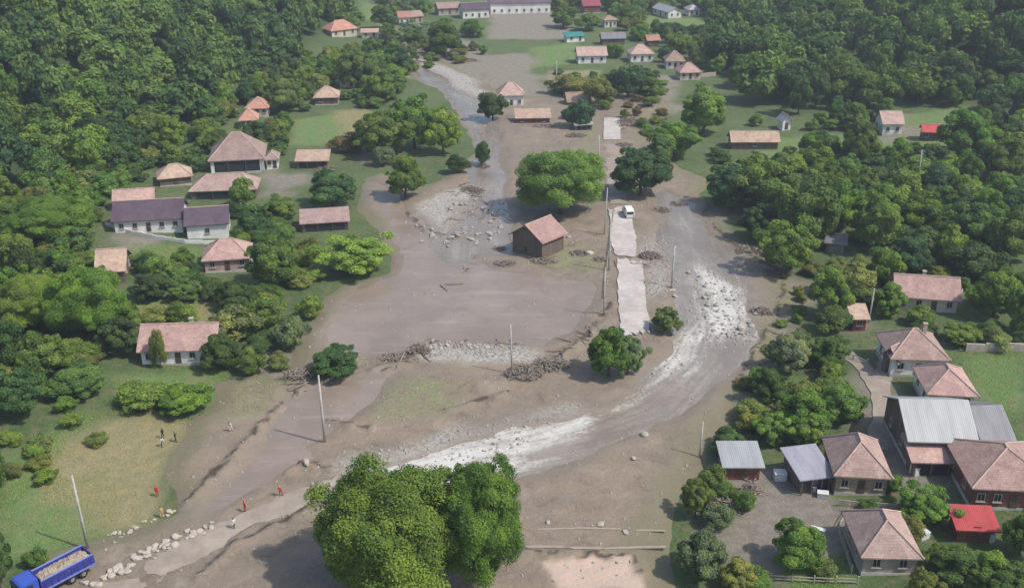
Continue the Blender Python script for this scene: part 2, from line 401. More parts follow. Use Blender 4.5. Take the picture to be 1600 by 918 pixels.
# ------------------------------------------------------------ flood zones (pixel outlines turned into places on the ground)
MUD = poly([(610,70),(670,85),(740,120),(800,150),(900,150),(960,150),(1040,140),(1050,170),(1010,200),(1020,235),(1060,262),(1100,280),(1105,330),(1160,378),(1225,420),
            (1250,470),(1205,520),(1165,580),(1150,650),(1105,670),(1085,730),(1050,790),(1050,850),(1075,960),(900,990),(60,990),(40,915),(95,868),(150,842),(215,818),(258,800),(238,745),(262,700),(300,665),(345,640),(352,600),(400,580),(445,598),
            (450,520),(500,480),(540,445),(600,425),(610,370),(560,330),(560,280),(600,262),(640,300),(700,275),(735,240),(722,180),(680,140),(625,110)])
POOL = poly([(572,285),(596,285),(640,335),(690,375),(790,425),(925,445),(930,480),(905,520),(850,540),(700,538),(600,555),(510,545),(500,520),(560,450),(622,415),(608,345)])
LOW = poly([(465,612),(500,600),(620,585),(590,630),(500,700),(505,720),(470,735),(330,815),(290,815),(380,720)])
GREEN = [poly([(590,600),(690,590),(760,610),(700,650),(590,660)]), poly([(870,380),(935,385),(935,425),(850,425)]), poly([(380,590),(440,590),(420,640),(380,650)]),
         poly([(1180,480),(1230,440),(1260,480),(1200,560),(1170,620)]), poly([(880,195),(930,200),(935,300),(900,215)])]
SAND = [poly([(850,885),(900,876),(985,878),(1005,925),(870,925)])]
GRAV = [poly([(520,722),(640,690),(790,650),(900,640),(820,720),(700,745),(540,770)]), poly([(1080,430),(1150,400),(1180,470),(1170,530),(1120,560),(1080,500)]),
        poly([(650,330),(700,300),(770,290),(800,340),(780,370),(690,380),(640,350)]), poly([(660,535),(730,535),(820,545),(820,562),(670,562)]),
        poly([(1000,380),(1050,370),(1060,450),(1010,470)]), poly([(650,95),(740,120),(780,180),(770,240),(735,200),(680,130)])]
RIV = poly([(1035,300),(1090,320),(1150,390),(1175,450),(1180,520),(1150,590),(1060,650),(960,700),(850,745),(720,770),(600,830),(520,830),(510,760),(640,715),(790,665),(900,650),(980,610),(1030,560),(1060,500),(1050,440),(1030,380),(1020,330)])
UPR = poly([(640,110),(670,108),(730,150),(775,185),(780,240),(785,300),(800,350),(800,400),(720,400),(700,380),(730,310),(735,250),(735,200),(690,150)])
BANKS = [poly([(150,838),(215,818),(270,805),(310,770),(345,742),(375,715),(390,690),(430,650),(470,612)]), poly([(320,905),(350,868),(410,842),(470,812),(500,795)]),
         poly([(585,583),(650,570),(662,535),(700,540)]), poly([(450,745),(470,728),(515,738)]), poly([(500,655),(530,668),(580,672)]), poly([(700,648),(760,632),(800,620)]), poly([(810,868),(860,875),(930,872),(985,880),(1000,900)]),
         poly([(640,335),(665,365),(700,372),(740,368)]), poly([(820,590),(880,560),(930,520),(960,480)]), poly([(1112,345),(1150,385),(1195,412),(1232,440),(1222,490),(1190,540),(1165,590)])]
MOUND = poly([(365,850),(400,828),(455,826),(468,838),(445,860),(425,888),(395,880),(365,862)])
def warp(x, y, amp=3.5, sc=14): return amp*(fbm(x/sc, y/sc, 4, 11)-.5)*2
def mudrel(x, y):
    """height of the mud above the ground function, negative outside the flood"""
    wj = warp(x, y); d = sdist(MUD, x, y)+wj
    base = .30 + .28*fbm(x/9, y/9, 4, 21) + .22*fbm(x/1.8, y/1.8, 3, 31)
    wetd = np.minimum(np.minimum(sdist(POOL, x, y), sdist(LOW, x, y)), np.minimum(sdist(RIV, x, y), sdist(UPR, x, y))) + wj*.8
    base = base*sm(-1.5, 2.0, wetd) + (.02+.20*fbm(x/5, y/5, 4, 41))*(1-sm(-1.5, 2.0, wetd))
    ed = np.full(np.shape(x), 0.)
    for i, B in enumerate(BANKS):
        pd = pathdist(B, x+warp(x, y, 1.0, 3), y+warp(y, x, 1.0, 3)); ed = ed + .55*np.exp(-(pd/.8)**2)*(fbm(x/2.2, y/2.2, 2, 51+i) > .42)
    md = pathdist(np.vstack([MOUND, MOUND[:1]]), x, y); ed = ed + .3*np.exp(-(md/.7)**2)
    z = base + ed
    return np.where(d > -4, z*sm(1.0, -4, d) - np.maximum(0, d+.3)*.14, z)
WATER_Z = .235
def surf(x, y):
    g = g1(x, y); m = float(mudrel(np.array([x]), np.array([y]))[0]); z = g + max(0, m)
    if g < .05 and m > -.2:
        ax, ay = np.array([x]), np.array([y])
        if min(float(sdist(P, ax, ay)[0]) for P in (POOL, LOW, RIV, UPR)) < 2: z = max(z, WATER_Z)
    return z

def grid_mesh(name, xs, ys, zf, mat, attrs=None, keep=None):
    X, Y = np.meshgrid(xs, ys); x = X.ravel(); y = Y.ravel(); z = zf(x, y); nx, ny = len(xs), len(ys)
    i = np.arange(nx*ny).reshape(ny, nx); q = np.stack([i[:-1,:-1], i[:-1,1:], i[1:,1:], i[1:,:-1]], -1).reshape(-1, 4)
    if keep is not None:
        k = keep(x, y); q = q[k[q].any(1)]
        used = np.unique(q); mp = np.full(nx*ny, -1); mp[used] = np.arange(len(used)); q = mp[q]; x, y, z = x[used], y[used], z[used]
    me = bpy.data.meshes.new(name); me.vertices.add(len(x)); me.vertices.foreach_set('co', np.stack([x, y, z], -1).ravel())
    me.loops.add(q.size); me.loops.foreach_set('vertex_index', q.ravel().astype(np.int32))
    me.polygons.add(len(q)); me.polygons.foreach_set('loop_start', (np.arange(len(q))*4).astype(np.int32)); me.polygons.foreach_set('loop_total', np.full(len(q), 4, np.int32))
    me.polygons.foreach_set('use_smooth', np.ones(len(q), bool)); me.update(calc_edges=True); me.materials.append(mat)
    for k, f in (attrs or {}).items():
        a = me.attributes.new(k, 'FLOAT', 'POINT'); a.data.foreach_set('value', np.asarray(f(x, y), np.float32))
    return tag(mesh_obj(name, me), kind='structure')
def zone(polys, soft=2.0, amp=3.0, sc=10, seed=0):
    def f(x, y):
        d = np.full(x.shape, 1e9)
        for P in polys: d = np.minimum(d, sdist(P, x, y))
        return sm(soft, -soft, d + amp*(fbm(x/sc, y/sc, 4, 61+seed)-.5)*2)
    return f
LAWN = [poly(p) for p in ([(195,375),(320,385),(330,412),(210,408)], [(450,190),(570,172),(575,228),(450,226)], [(830,76),(900,66),(900,100),(830,106)], [(1180,215),(1330,210),(1330,250),(1180,245)],
        [(1370,195),(1500,160),(1600,205),(1460,240),(1370,240)], [(1500,550),(1600,550),(1600,680),(1560,650),(1510,590)], [(180,585),(350,570),(345,640),(200,620)], [(0,720),(120,640),(160,650),(60,760),(0,800)],
        [(0,760),(180,720),(220,800),(140,850),(0,870)], [(1180,590),(1330,590),(1370,650),(1200,700)], [(560,0),(620,10),(610,45),(560,25)], [(1000,25),(1120,30),(1110,60),(1010,60)], [(195,470),(320,470),(310,500),(200,500)],
        [(0,330),(40,330),(40,400),(0,400)], [(1240,880),(1320,860),(1330,918),(1240,930)])]
DRY = [poly(p) for p in ([(40,790),(90,700),(150,650),(230,640),(300,665),(270,710),(250,770),(240,815),(160,830),(110,800)], [(520,172),(575,172),(575,228),(540,226)], [(200,478),(330,475),(330,500),(200,498)], [(1190,560),(1240,480),(1200,480),(1160,580)], [(860,110),(940,110),(930,140),(860,140)])]
DIRT = [poly(p) for p in ([(1370,560),(1420,620),(1440,720),(1500,760),(1480,790),(1400,760),(1340,720)], [(180,360),(260,372),(215,390),(180,385)], [(1330,560),(1400,600),(1400,680),(1350,700),(1330,620)], [(1120,720),(1310,735),(1335,830),(1290,860),(1180,890),(1110,830)], [(760,20),(890,20),(890,60),(770,60)], [(740,90),(830,80),(840,125),(880,150),(760,160)], [(600,45),(700,45),(760,80),(760,130),(690,120),(605,120)],
        [(400,540),(440,540),(470,590),(400,600)], [(1100,290),(1160,380),(1240,430),(1280,470),(1220,560),(1170,640),(1180,500)], [(400,270),(480,270),(480,300),(400,310)], [(350,380),(420,360),(420,410),(350,410)], [(1280,490),(1380,500),(1380,530),(1280,530)], [(1390,180),(1420,180),(1420,225),(1370,225)],
        [(560,200),(610,200),(600,260),(555,250)], [(1490,250),(1600,240),(1600,270),(1500,280)], [(860,120),(1060,120),(1060,180),(860,180)])]
def woodz(x, y):
    return sm(-8, 6, np.maximum(np.interp(y, LH[:,0], LH[:,1])-x, x-np.interp(y, RH[:,0], RH[:,1])))
xs = np.concatenate([np.linspace(-2500,-320,28), np.arange(-300,301,2.0), np.linspace(320,2500,28)])
ys = np.concatenate([np.linspace(-400,55,16), np.arange(62,640,2.0), np.linspace(660,4500,50)])
grid_mesh('ground', xs, ys, ground, M['ground'], dict(lawn=zone(LAWN, seed=1), dry=zone(DRY, seed=2), dirt=zone(DIRT, 2.5, 6, 9, seed=3), wood=woodz))
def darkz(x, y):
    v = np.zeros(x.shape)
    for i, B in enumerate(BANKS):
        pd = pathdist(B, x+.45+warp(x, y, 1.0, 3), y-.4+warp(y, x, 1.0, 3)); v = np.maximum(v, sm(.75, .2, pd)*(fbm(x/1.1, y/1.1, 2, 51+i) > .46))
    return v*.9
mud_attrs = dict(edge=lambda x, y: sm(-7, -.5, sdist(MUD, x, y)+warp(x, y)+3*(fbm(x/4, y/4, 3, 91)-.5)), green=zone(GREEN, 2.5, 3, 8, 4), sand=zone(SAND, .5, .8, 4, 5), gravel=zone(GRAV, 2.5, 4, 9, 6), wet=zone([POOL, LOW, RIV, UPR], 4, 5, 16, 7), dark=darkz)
def mud_keep(x, y): return sdist(MUD, x, y) < 7
mudz = lambda x, y: np.where(mudrel(x, y) > -.9, ground(x, y)+mudrel(x, y), ground(x, y)-.9)
def mudband(y0, y1, st, nm):
    grid_mesh(nm, np.arange(-75, 95, st), np.arange(y0, y1+st*.5, st), mudz, M['mud'], mud_attrs, mud_keep)
# one mud sheet, finer close to the drone
ysm = [84.0]
while ysm[-1] < 520: ysm.append(ysm[-1] + max(.38, .0045*(ysm[-1]-60)))
xsm = np.arange(-72, 92, .5)
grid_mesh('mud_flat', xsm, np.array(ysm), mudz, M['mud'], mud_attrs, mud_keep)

def flat_water(name, P, mat, grow=3):
    cx0, cy0 = P.min(0)-grow; cx1, cy1 = P.max(0)+grow
    xs = np.arange(cx0, cx1, 1.5); ys = np.arange(cy0, cy1, 1.5)
    o = grid_mesh(name, xs, ys, lambda x, y: WATER_Z - .35*np.maximum(0, sdist(MUD, x, y)+warp(x, y)+2.5), mat, {'rapid': lambda x, y: np.zeros(x.shape)}, lambda x, y: sdist(P, x, y) < grow)
    add_flow(o); return o
def add_flow(o, f=None):
    me = o.data; uv = me.uv_layers.new(name='flow'); n = len(me.vertices); co = np.empty(n*3); me.vertices.foreach_get('co', co); co = co.reshape(-1, 3)
    vi = np.empty(len(me.loops), np.int32); me.loops.foreach_get('vertex_index', vi)
    u = co[:, :2] if f is None else f(co[:,0], co[:,1]); uv.data.foreach_set('uv', u[vi].astype(np.float32).ravel())
flat_water('flood_water', POOL, M['pool']); flat_water('flood_water', LOW, M['pool'])
def flowuv(path):
    P = path; L = np.concatenate([[0], np.cumsum(np.hypot(*(P[1:]-P[:-1]).T))])
    def f(x, y):
        best = np.full(x.shape, 1e9); u = np.zeros(x.shape); v = np.zeros(x.shape)
        for i in range(len(P)-1):
            ax, ay = P[i]; ex, ey = P[i+1]-P[i]; l = math.hypot(ex, ey)
            t = np.clip(((x-ax)*ex+(y-ay)*ey)/(l*l), 0, 1); qx, qy = x-ax-t*ex, y-ay-t*ey; d = np.hypot(qx, qy)
            s = (ex*(y-ay)-ey*(x-ax))/l; b = d < best; best = np.where(b, d, best); u = np.where(b, L[i]+t*l, u); v = np.where(b, s, v)
        return np.stack([u, v], -1)
    return f
RPATH = poly([(1050,290),(1075,360),(1110,430),(1125,500),(1095,570),(1010,635),(900,675),(780,700),(640,740),(560,790),(540,860)])
UPATH = poly([(650,100),(700,135),(745,175),(758,230),(755,300),(750,380)])
RAPID = [poly([(520,715),(640,685),(790,650),(900,640),(960,660),(880,700),(820,740),(700,770),(560,790)]), poly([(1090,420),(1170,450),(1178,530),(1100,540),(1060,600),(960,640),(1000,590),(1070,520)])]
def river(name, P, path, grow=4):
    cx0, cy0 = P.min(0)-grow; cx1, cy1 = P.max(0)+grow
    def zf(x, y): return WATER_Z + .012 + .10*(fbm(x/2.2, y/2.2, 3, 81)-.5)*zone(RAPID, 3, 2, 8, 9)(x, y) - .35*np.maximum(0, sdist(MUD, x, y)+warp(x, y)+2.5)
    o = grid_mesh(name, np.arange(cx0, cx1, .8), np.arange(cy0, cy1, .8), zf, M['river'], {'rapid': zone(RAPID, 5, 4, 9, 8)}, lambda x, y: sdist(P, x, y) < grow)
    add_flow(o, flowuv(path)); return o
river('river', RIV, RPATH); river('river', UPR, UPATH)

def ribbon(name, pts, widths, mat, z=.0, thick=.35, step=2.0, rag=.25, jag=0.):
    """a road slab following the given line: real thickness, ragged sides"""
    P = poly(pts); L = np.concatenate([[0], np.cumsum(np.hypot(*(P[1:]-P[:-1]).T))]); n = int(L[-1]/step)+2
    s = np.linspace(0, L[-1], n); x = np.interp(s, L, P[:,0]); y = np.interp(s, L, P[:,1])
    for _ in range(3):
        x[1:-1] = (x[:-2]+2*x[1:-1]+x[2:])/4; y[1:-1] = (y[:-2]+2*y[1:-1]+y[2:])/4
    w = np.interp(s, L, widths)/2; dx = np.gradient(x); dy = np.gradient(y); l = np.hypot(dx, dy); nx, ny = dy/l, -dx/l
    v = []; f = []; K = 9
    for i in range(n):
        wl = w[i]+random.uniform(-rag, rag); wr = w[i]+random.uniform(-rag, rag)
        jj = (lambda: random.uniform(-jag, jag)) if i in (0, n-1) else (lambda: 0.)
        for k in range(K):
            t = -wl + (wl+wr)*k/(K-1); X, Y = x[i]+nx[i]*t+dx[i]/l[i]*jj(), y[i]+ny[i]*t+dy[i]/l[i]*jj(); zz = g1(x[i], y[i])+z+.05*(1-(2*k/(K-1)-1)**2)
            v.append((X, Y, zz))
        v.append((x[i]-nx[i]*wl, y[i]-ny[i]*wl, g1(x[i], y[i])+z-thick)); v.append((x[i]+nx[i]*wr, y[i]+ny[i]*wr, g1(x[i], y[i])+z-thick))
    R = K+2
    for i in range(n-1):
        a, b = i*R, (i+1)*R
        for k in range(K-1): f.append((a+k, a+k+1, b+k+1, b+k))
        f.append((a+K, a, b, b+K)); f.append((a+K-1, a+K+1, b+K+1, b+K-1))
    f.append(tuple([K, K+1]+list(range(K-1, -1, -1)))); e = (n-1)*R; f.append(tuple([e+k for k in range(K)]+[e+K+1, e+K]))
    m = MB(); m.poly(v, f); return tag(m.build(name, mat), kind='structure')
ribbon('road', [(994,525),(990,500),(987,470),(984,412)], [5.0,5.4,5.2,5.0], M['road'], .75, .9, 1.5, .22, 1.3)
ribbon('road', [(977,404),(974,380),(970,345),(966,330)], [4.6,5.4,5.3,4.9], M['road'], .78, .9, 1.5, .22, 1.3)
ribbon('road', [(966,322),(962,300),(958,265),(957,229)], [4.2,3.6,3.6,4.2], M['roadmud'], .62, .8, 2, .5)
ribbon('road', [(956,222),(956,188)], [4.9,4.9], M['road'], .8, .9, 2, .1)
ribbon('road', [(560,752),(500,775),(430,800),(360,832),(270,880),(180,925),(130,955)], [3.4,4.0,4.2,4.4,4.6,4.8,4.8], M['roadmud'], .62, .8, .8, .4)
ribbon('road', [(1260,548),(1310,545),(1350,570),(1375,610)], [3.2,3.2,3.2,3.2], M['roadmud'], .05, .3, 1.5, .2)
ribbon('road', [(1395,560),(1375,600),(1385,650),(1370,700)], [3.5,3.5,3.6,3.5], M['roadmud'], .06, .3, 1.5, .2)

# ------------------------------------------------------------ houses
KEEPOUT = []      # screen rectangles of houses, used only to decide where scattered trees may stand
def roofmesh(name, V, F, t, mat, parent, uvscale=1.):
    """roof skin of planar faces with real thickness"""
    n = len(V); verts = [Vector(v) for v in V] + [Vector(v)-Vector((0,0,t)) for v in V]; faces = [tuple(f) for f in F] + [tuple(n+i for i in f)[::-1] for f in F]
    edges = {}
    for f in F:
        for i in range(len(f)):
            a, b = f[i], f[(i+1) % len(f)]
            if (b, a) in edges: edges[(b, a)] = 2
            else: edges[(a, b)] = 1
    for (a, b), k in edges.items():
        if k == 1: faces.append((b, a, n+a, n+b))
    me = bpy.data.meshes.new(name); me.from_pydata([tuple(v) for v in verts], [], faces); me.materials.append(mat)
    uv = me.uv_layers.new(name='roof')
    for p in me.polygons:
        nn = p.normal; h = Vector((0,0,1)).cross(nn); h = h.normalized() if h.length > 1e-3 else Vector((1,0,0)); g = nn.cross(h)
        for li in p.loop_indices:
            c = me.vertices[me.loops[li].vertex_index].co; uv.data[li].uv = (c.dot(h)*uvscale, c.dot(g)*uvscale)
    return mesh_obj(name, me, parent)
def window(parent, x, y, z, rz, w=.9, h=1.1):
    fr = MB(); t = .1
    for sx in (-1, 1): fr.box((sx*(w/2), 0, 0), (t, .12, h+t))
    for sz in (-1, 1): fr.box((0, 0, sz*(h/2)), (w-t, .12, t))
    fr.box((0, -.01, 0), (.06, .08, h-t))
    o = fr.build('window', M['frame'], parent); o.location = (x, y, z); o.rotation_euler = (0, 0, rz)
    g = MB(); g.box((0, .03, 0), (w-t, .03, h-t)); g.build('pane', M['glass'], o)
    s = MB(); s.box((0, -.06, -h/2-t), (w+.3, .22, .07)); s.build('sill', M['frame'], o)
    return o
def house(fl, fr, D, wh, rh, kind, roof, wall, label, name='house', cat='house', ov=.55, nwin=2, chim=0, door=True, ridge=True, group=None, found=True, open_front=False, thick=.18, gable=None, left=0, roofdrop=0., keep=True, ridgeoff=0., sidewin=True):
    a = at(*fl, wh); b = at(*fr, wh); gz = (a.z+b.z)/2-wh
    d = Vector((b.x-a.x, b.y-a.y, 0)); W = d.length; rz = math.atan2(d.y, d.x); back = Vector((-math.sin(rz), math.cos(rz), 0))
    c = (a+b)/2 + back*D/2
    if g1(c.x, c.y) < .5 and abs(mudrel(np.array([c.x]), np.array([c.y]))[0]) < 3: gz = max(gz, g1(c.x, c.y)+.0)
    R = empty(name, (c.x, c.y, gz), rz, label, cat, group)
    w2, d2 = W/2, D/2; iw, idp = w2-ov, d2-ov
    rj = lambda s=.06: random.uniform(-s, s)
    # roof
    ridges = []
    if kind == 'hip':
        if W >= D: r = max(.01, w2-d2*.95); V = [(-w2,-d2,wh),(w2,-d2,wh),(w2,d2,wh),(-w2,d2,wh),(-r,ridgeoff,wh+rh),(r,ridgeoff,wh+rh+rj())]; F = [(0,1,5,4),(1,2,5),(2,3,4,5),(3,0,4)]
        else: r = max(.01, d2-w2*.95); V = [(-w2,-d2,wh),(w2,-d2,wh),(w2,d2,wh),(-w2,d2,wh),(0,-r,wh+rh),(0,r,wh+rh+rj())]; F = [(0,1,4),(1,2,5,4),(2,3,5),(3,0,4,5)]
        ridges = [(V[4],V[5])] + [(V[i], V[4] if (i in ((0,3) if W >= D else (0,1))) else V[5]) for i in range(4)]
    elif kind == 'gx':
        V = [(-w2,-d2,wh),(w2,-d2,wh),(w2,0,wh+rh+rj()),(-w2,0,wh+rh+rj()),(-w2,d2,wh),(w2,d2,wh)]; F = [(0,1,2,3),(3,2,5,4)]; ridges = [(V[2],V[3])]
    elif kind == 'gy':
        V = [(-w2,-d2,wh),(0,-d2,wh+rh+rj()),(0,d2,wh+rh+rj()),(-w2,d2,wh),(w2,-d2,wh),(w2,d2,wh)]; F = [(0,1,2,3),(1,4,5,2)]; ridges = [(V[1],V[2])]
    elif kind == 'shed':
        V = [(-w2,-d2,wh),(w2,-d2,wh),(w2,d2,wh+rh),(-w2,d2,wh+rh)]; F = [(0,1,2,3)]
    rf = roofmesh('roof', V, F, thick, M[roof], R)
    if ridge and ridges:
        m = MB()
        for p, q in ridges:
            p, q = Vector(p), Vector(q)
            if (p-q).length > .3: m.tube([p+Vector((0,0,.03)), q+Vector((0,0,.03))], .13, 6)
        if m.v: m.build('ridge_cap', M['ridge'], rf)
    # fascia boards at the eaves
    # walls with gables
    zb = -1.6; e = .02; top = wh - thick - e
    if kind == 'gx':
        f = lambda yy: wh + rh*(1-abs(yy)/d2)-thick-.05
        prof = [(-idp, zb),(idp, zb),(idp, f(idp)),(0, f(0)),(-idp, f(idp))]
        V = [(-iw, y, z) for y, z in prof] + [(iw, y, z) for y, z in prof]; n = 5
    elif kind == 'gy':
        f = lambda xx: wh + rh*(1-abs(xx)/w2)-thick-.05
        prof = [(-iw, zb),(iw, zb),(iw, f(iw)),(0, f(0)),(-iw, f(iw))]
        V = [(x, -idp, z) for x, z in prof] + [(x, idp, z) for x, z in prof]; n = 5
    elif kind == 'shed':
        f = lambda yy: wh + rh*(yy+d2)/D - thick-.05
        prof = [(-idp, zb),(idp, zb),(idp, f(idp)),(-idp, f(-idp))]
        V = [(-iw, y, z) for y, z in prof] + [(iw, y, z) for y, z in prof]; n = 4
    else:
        prof = [(-idp, zb),(idp, zb),(idp, top),(-idp, top)]; V = [(-iw, y, z) for y, z in prof] + [(iw, y, z) for y, z in prof]; n = 4
    F = [tuple(range(n)), tuple(range(2*n-1, n-1, -1))] + [(i, n+i, n+(i+1) % n, (i+1) % n) for i in range(n)]
    wm = MB(); wm.poly(V, F); wl = wm.build('wall', M[wall], R)
    if found:
        fm = MB(); t = .06
        fm.box((0, -idp-t/2, -.2), (2*iw+2*t, t, 1.1)); fm.box((-iw-t/2, 0, -.2), (t, 2*idp, 1.1)); fm.box((iw+t/2, 0, -.2), (t, 2*idp, 1.1))
        fm.build('foundation', M['concrete'], R)
    # openings
    zc = min(1.55, wh*.55); hh = min(1.15, wh*.42)
    slots = []
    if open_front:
        m = MB(); m.box((0, -idp-.02, (wh-.3)/2), (2*iw*.86, .05, wh-.5)); m.build('front_shade_panel', M['glass'], R)  # solid dark panel on the wall, its colour standing in for interior shade
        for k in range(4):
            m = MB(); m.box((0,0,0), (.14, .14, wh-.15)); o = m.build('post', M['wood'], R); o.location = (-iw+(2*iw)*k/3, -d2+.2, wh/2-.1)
    else:
        k = nwin + (1 if door else 0)
        for i in range(k):
            x = -iw + 2*iw*(i+.5)/k
            if door and i == k//2:
                dm = MB(); dm.box((0, 0, 0), (.95, .1, 2.0)); do = dm.build('door', M['doorm'], R); do.location = (x, -idp-.04, 1.35)
                hm = MB(); hm.box((.35, -.08, 0), (.06, .06, .2)); hm.build('handle', M['rim'], do)
            else: window(R, x, -idp-.05, max(zc+.25, 1.3), 0, .95, hh)
        if sidewin and D > 5:
            for s in (-1, 1):
                for yy in (-D*.2, D*.2):
                    window(R, s*(iw+.05), yy, max(zc+.25, 1.3), math.pi/2*s, .9, hh)
        if kind == 'gy' and nwin: window(R, 0, -idp-.05, wh+rh*.3, 0, .7, .7)
    if chim:
        cx = w2*.35*chim; m = MB(); m.box((cx, .5, wh+rh*.9), (.6, .6, 1.9)); m.box((cx, .5, wh+rh*.9+1.0), (.75, .75, .14)); m.build('chimney', M['brick'], rf)
    if keep:
        pr = [proj(*(R.matrix_basis @ Vector(q))) for q in ((-w2,-d2,0),(w2,-d2,0),(-w2,-d2,wh),(w2,d2,wh+rh*.5),(-w2,d2,wh+rh*.5))]
        KEEPOUT.append((min(p[0] for p in pr), min(p[1] for p in pr), max(p[0] for p in pr), max(p[1] for p in pr), c.y))
    return R, W, D
H = house
# lower right farm
H((1345,873),(1445,871),9.2,2.9,2.9,'hip','tile_brown','beige','square brown hip roofed house with pale stained walls, lowest in the picture', nwin=2, door=False)
r_, W_, D_ = H((1303,745),(1397,746),9.5,3.2,3.2,'hip','tile_pink','woodtan','pink hip roofed house with tan board wall and lilac metal lean-to on its left', nwin=2)
H((1250,752),(1308,742),6.5,2.5,1.1,'shed','metal_lilac','wood','open shed with lilac grey sheet metal roof leaning against the pink roofed house','shed','shed', open_front=True, found=False)
H((1418,692),(1532,690),12.5,4.0,3.2,'gx','metal_silver','wood','large barn with silver grey sheet metal roof in the right hand farmyard','barn','barn', nwin=0, door=False, ridge=False)
H((1533,692),(1590,688),11,3.4,2.6,'gx','metal_grey','greyboard','dark grey roofed barn extension on the right of the silver roofed barn','barn','barn', nwin=1, door=False, ridge=False)
H((1424,724),(1520,722),5.5,2.4,1.3,'shed','tile_rose','wood','low outbuilding with dusky rose tiled roof in front of the silver roofed barn','outbuilding','outbuilding', open_front=True, found=False)
H((1518,766),(1665,766),12,3.4,2.9,'hip','tile_rose','redwall','wide rose tiled hip roof house at the right edge above the red shed', nwin=4)
H((1494,829),(1566,829),4.2,2.1,.9,'shed','metal_red','redwall','small shed with bright red sheet metal roof','shed','shed', nwin=0, found=False, door=True)
H((1391,563),(1487,561),9.5,3.3,3.3,'hip','tile_pink','white','tall pink hip roofed house with white walls above the silver roofed barn', chim=1)
H((1448,618),(1532,618),9,2.9,2.6,'hip','tile_rose','white','pale rose hip roofed house wedged between white walled house and silver barn', nwin=2)
H((1372,556),(1404,568),8,2.7,2.3,'gy','tile_brown','wood','dark brown tiled barn to the left of the tall pink hip roofed house','barn','barn', nwin=0, found=False)
H((1330,499),(1361,498),4.2,2.6,1.2,'shed','tile_tan','redwall','tiny tan roofed shed with red brown boards near the curved lane','shed','shed', nwin=1, door=False, found=False)
H((1397,466),(1504,468),7.5,2.9,3.0,'gx','tile_rose','cream','long rose tiled gable house with chimney standing alone among the right hand trees', chim=-.2, nwin=3)
H((1129,730),(1196,730),5.5,2.4,.8,'shed','metal_silver','redwall','small pale metal roofed shed with red brown front, beside the river bank','shed','shed', nwin=0, found=False)
H((1142,222),(1220,222),6.5,2.3,2.3,'gx','tile_tan','wood','long tan roofed barn at the foot of the right wooded slope','barn','barn', nwin=1, door=False, found=False)
H((1379,195),(1415,193),8,3.4,2.8,'gx','tile_pink','white','white cottage with pale pink roof on the right hand meadow', nwin=2, door=False, left=1)
H((1440,207),(1472,207),5,2.6,1.8,'gx','metal_red','wood','small red roofed cabin on the right hand meadow','cabin','cabin', nwin=1, found=False)
H((1222,192),(1240,190),4.5,2.6,2.0,'gy','metal_silver','white','tiny white gabled hut behind the long tan roofed barn','hut','hut', nwin=0, found=False)
H((1288,380),(1324,382),5,2.2,.7,'shed','metal_grey','greyboard','grey roofed hut half hidden among the right bank trees','hut','hut', nwin=0, door=False, found=False)
# far village
H((902,88),(950,87),8,3.1,2.8,'gx','tile_pink','white','pink gable roofed house with white wall beyond the pale meadow', nwin=2)
H((985,85),(1024,84),8,3.3,2.9,'hip','tile_pink','white','pink hip roofed house with white walls beside the gable roofed far house')
H((1011,64),(1033,63),5,2.6,1.8,'gx','tile_orange','wood','small orange roofed cabin just above the pink hip roofed house','cabin','cabin', nwin=1, found=False)
H((940,61),(979,60),6,2.7,1.9,'gx','metal_grey','wood','dark grey roofed barn in the far village','barn','barn', nwin=0, found=False)
H((1040,96),(1072,96),7.5,3,3.2,'hip','tile_tan','white','tan pyramid roofed house at the foot of the right slope')
H((1062,114),(1098,113),7.5,2.8,2.8,'hip','tile_rose','cream','rose pyramid roofed house behind the pale board fence')
H((885,58),(916,56),5,2.4,1.0,'shed','metal_teal','white','shed with turquoise sheet roof in the far village','shed','shed', nwin=1, found=False)
H((944,32),(966,31),6,3.4,1.6,'hip','tile_tan','white','small pale house with white walls above the turquoise shed', nwin=2)
H((911,10),(940,9),7,3.5,2.4,'gx','metal_crim','redwall','crimson roofed house at the top edge of the far village', nwin=2)
H((1018,12),(1044,20),8,3,2.2,'gx','metal_silver','white','pale roofed house with white wall near the far right slope', nwin=2)
H((1076,16),(1096,15),7,3,2.0,'hip','metal_silver','white','small white hip roofed house furthest right in the far village', nwin=1)
H((765,6),(862,4),11,5.2,2.6,'gx','tile_plum','white','long white two storey building at the top edge of the far village','building','building', nwin=8, door=False)
H((722,16),(766,14),9,4.2,2.6,'gx','tile_plum','white','plum roofed house with white wall left of the long white building', nwin=3)
H((684,14),(722,12),8,3.2,2.2,'gx','tile_rose','beige','dusky roofed house left of the plum roofed one in the far village', nwin=2)
H((622,28),(643,27),7,3.4,2.2,'gx','tile_orange','white','white walled house with orange red roof behind the far riverside trees', nwin=1)
H((643,27),(663,25),7,3,2.0,'gx','tile_tan','beige','tan roofed house touching the orange red roofed one', nwin=1)
H((517,47),(560,46),9,3,3.4,'hip','tile_orange','cream','bright orange red hip roofed house at the forest edge, upper left')
H((563,51),(592,51),4.5,2.4,1,'shed','tile_tan','cream','low tan lean-to beside the bright orange red roofed house','outbuilding','outbuilding', nwin=1, found=False)
H((778,150),(821,149),8,3.9,3.6,'hip','tile_pink','white','pink pyramid roofed house with white walls standing in the mid valley')
H((805,185),(862,184),5.5,2.2,1.6,'shed','tile_tan','redwall','long low tan roofed shed with red front below the pyramid roofed house','shed','shed', nwin=2, found=False)
H((898,196),(928,194),5,2.3,1.2,'shed','metal_silver','greyboard','broken grey shed beside the upper road','shed','shed', nwin=0, found=False, open_front=True)
H((886,160),(925,158),6,1.6,2.4,'gx','tile_tan','wood','beige roof of a half buried barn above the broken grey shed','barn','barn', nwin=0, door=False, found=False)
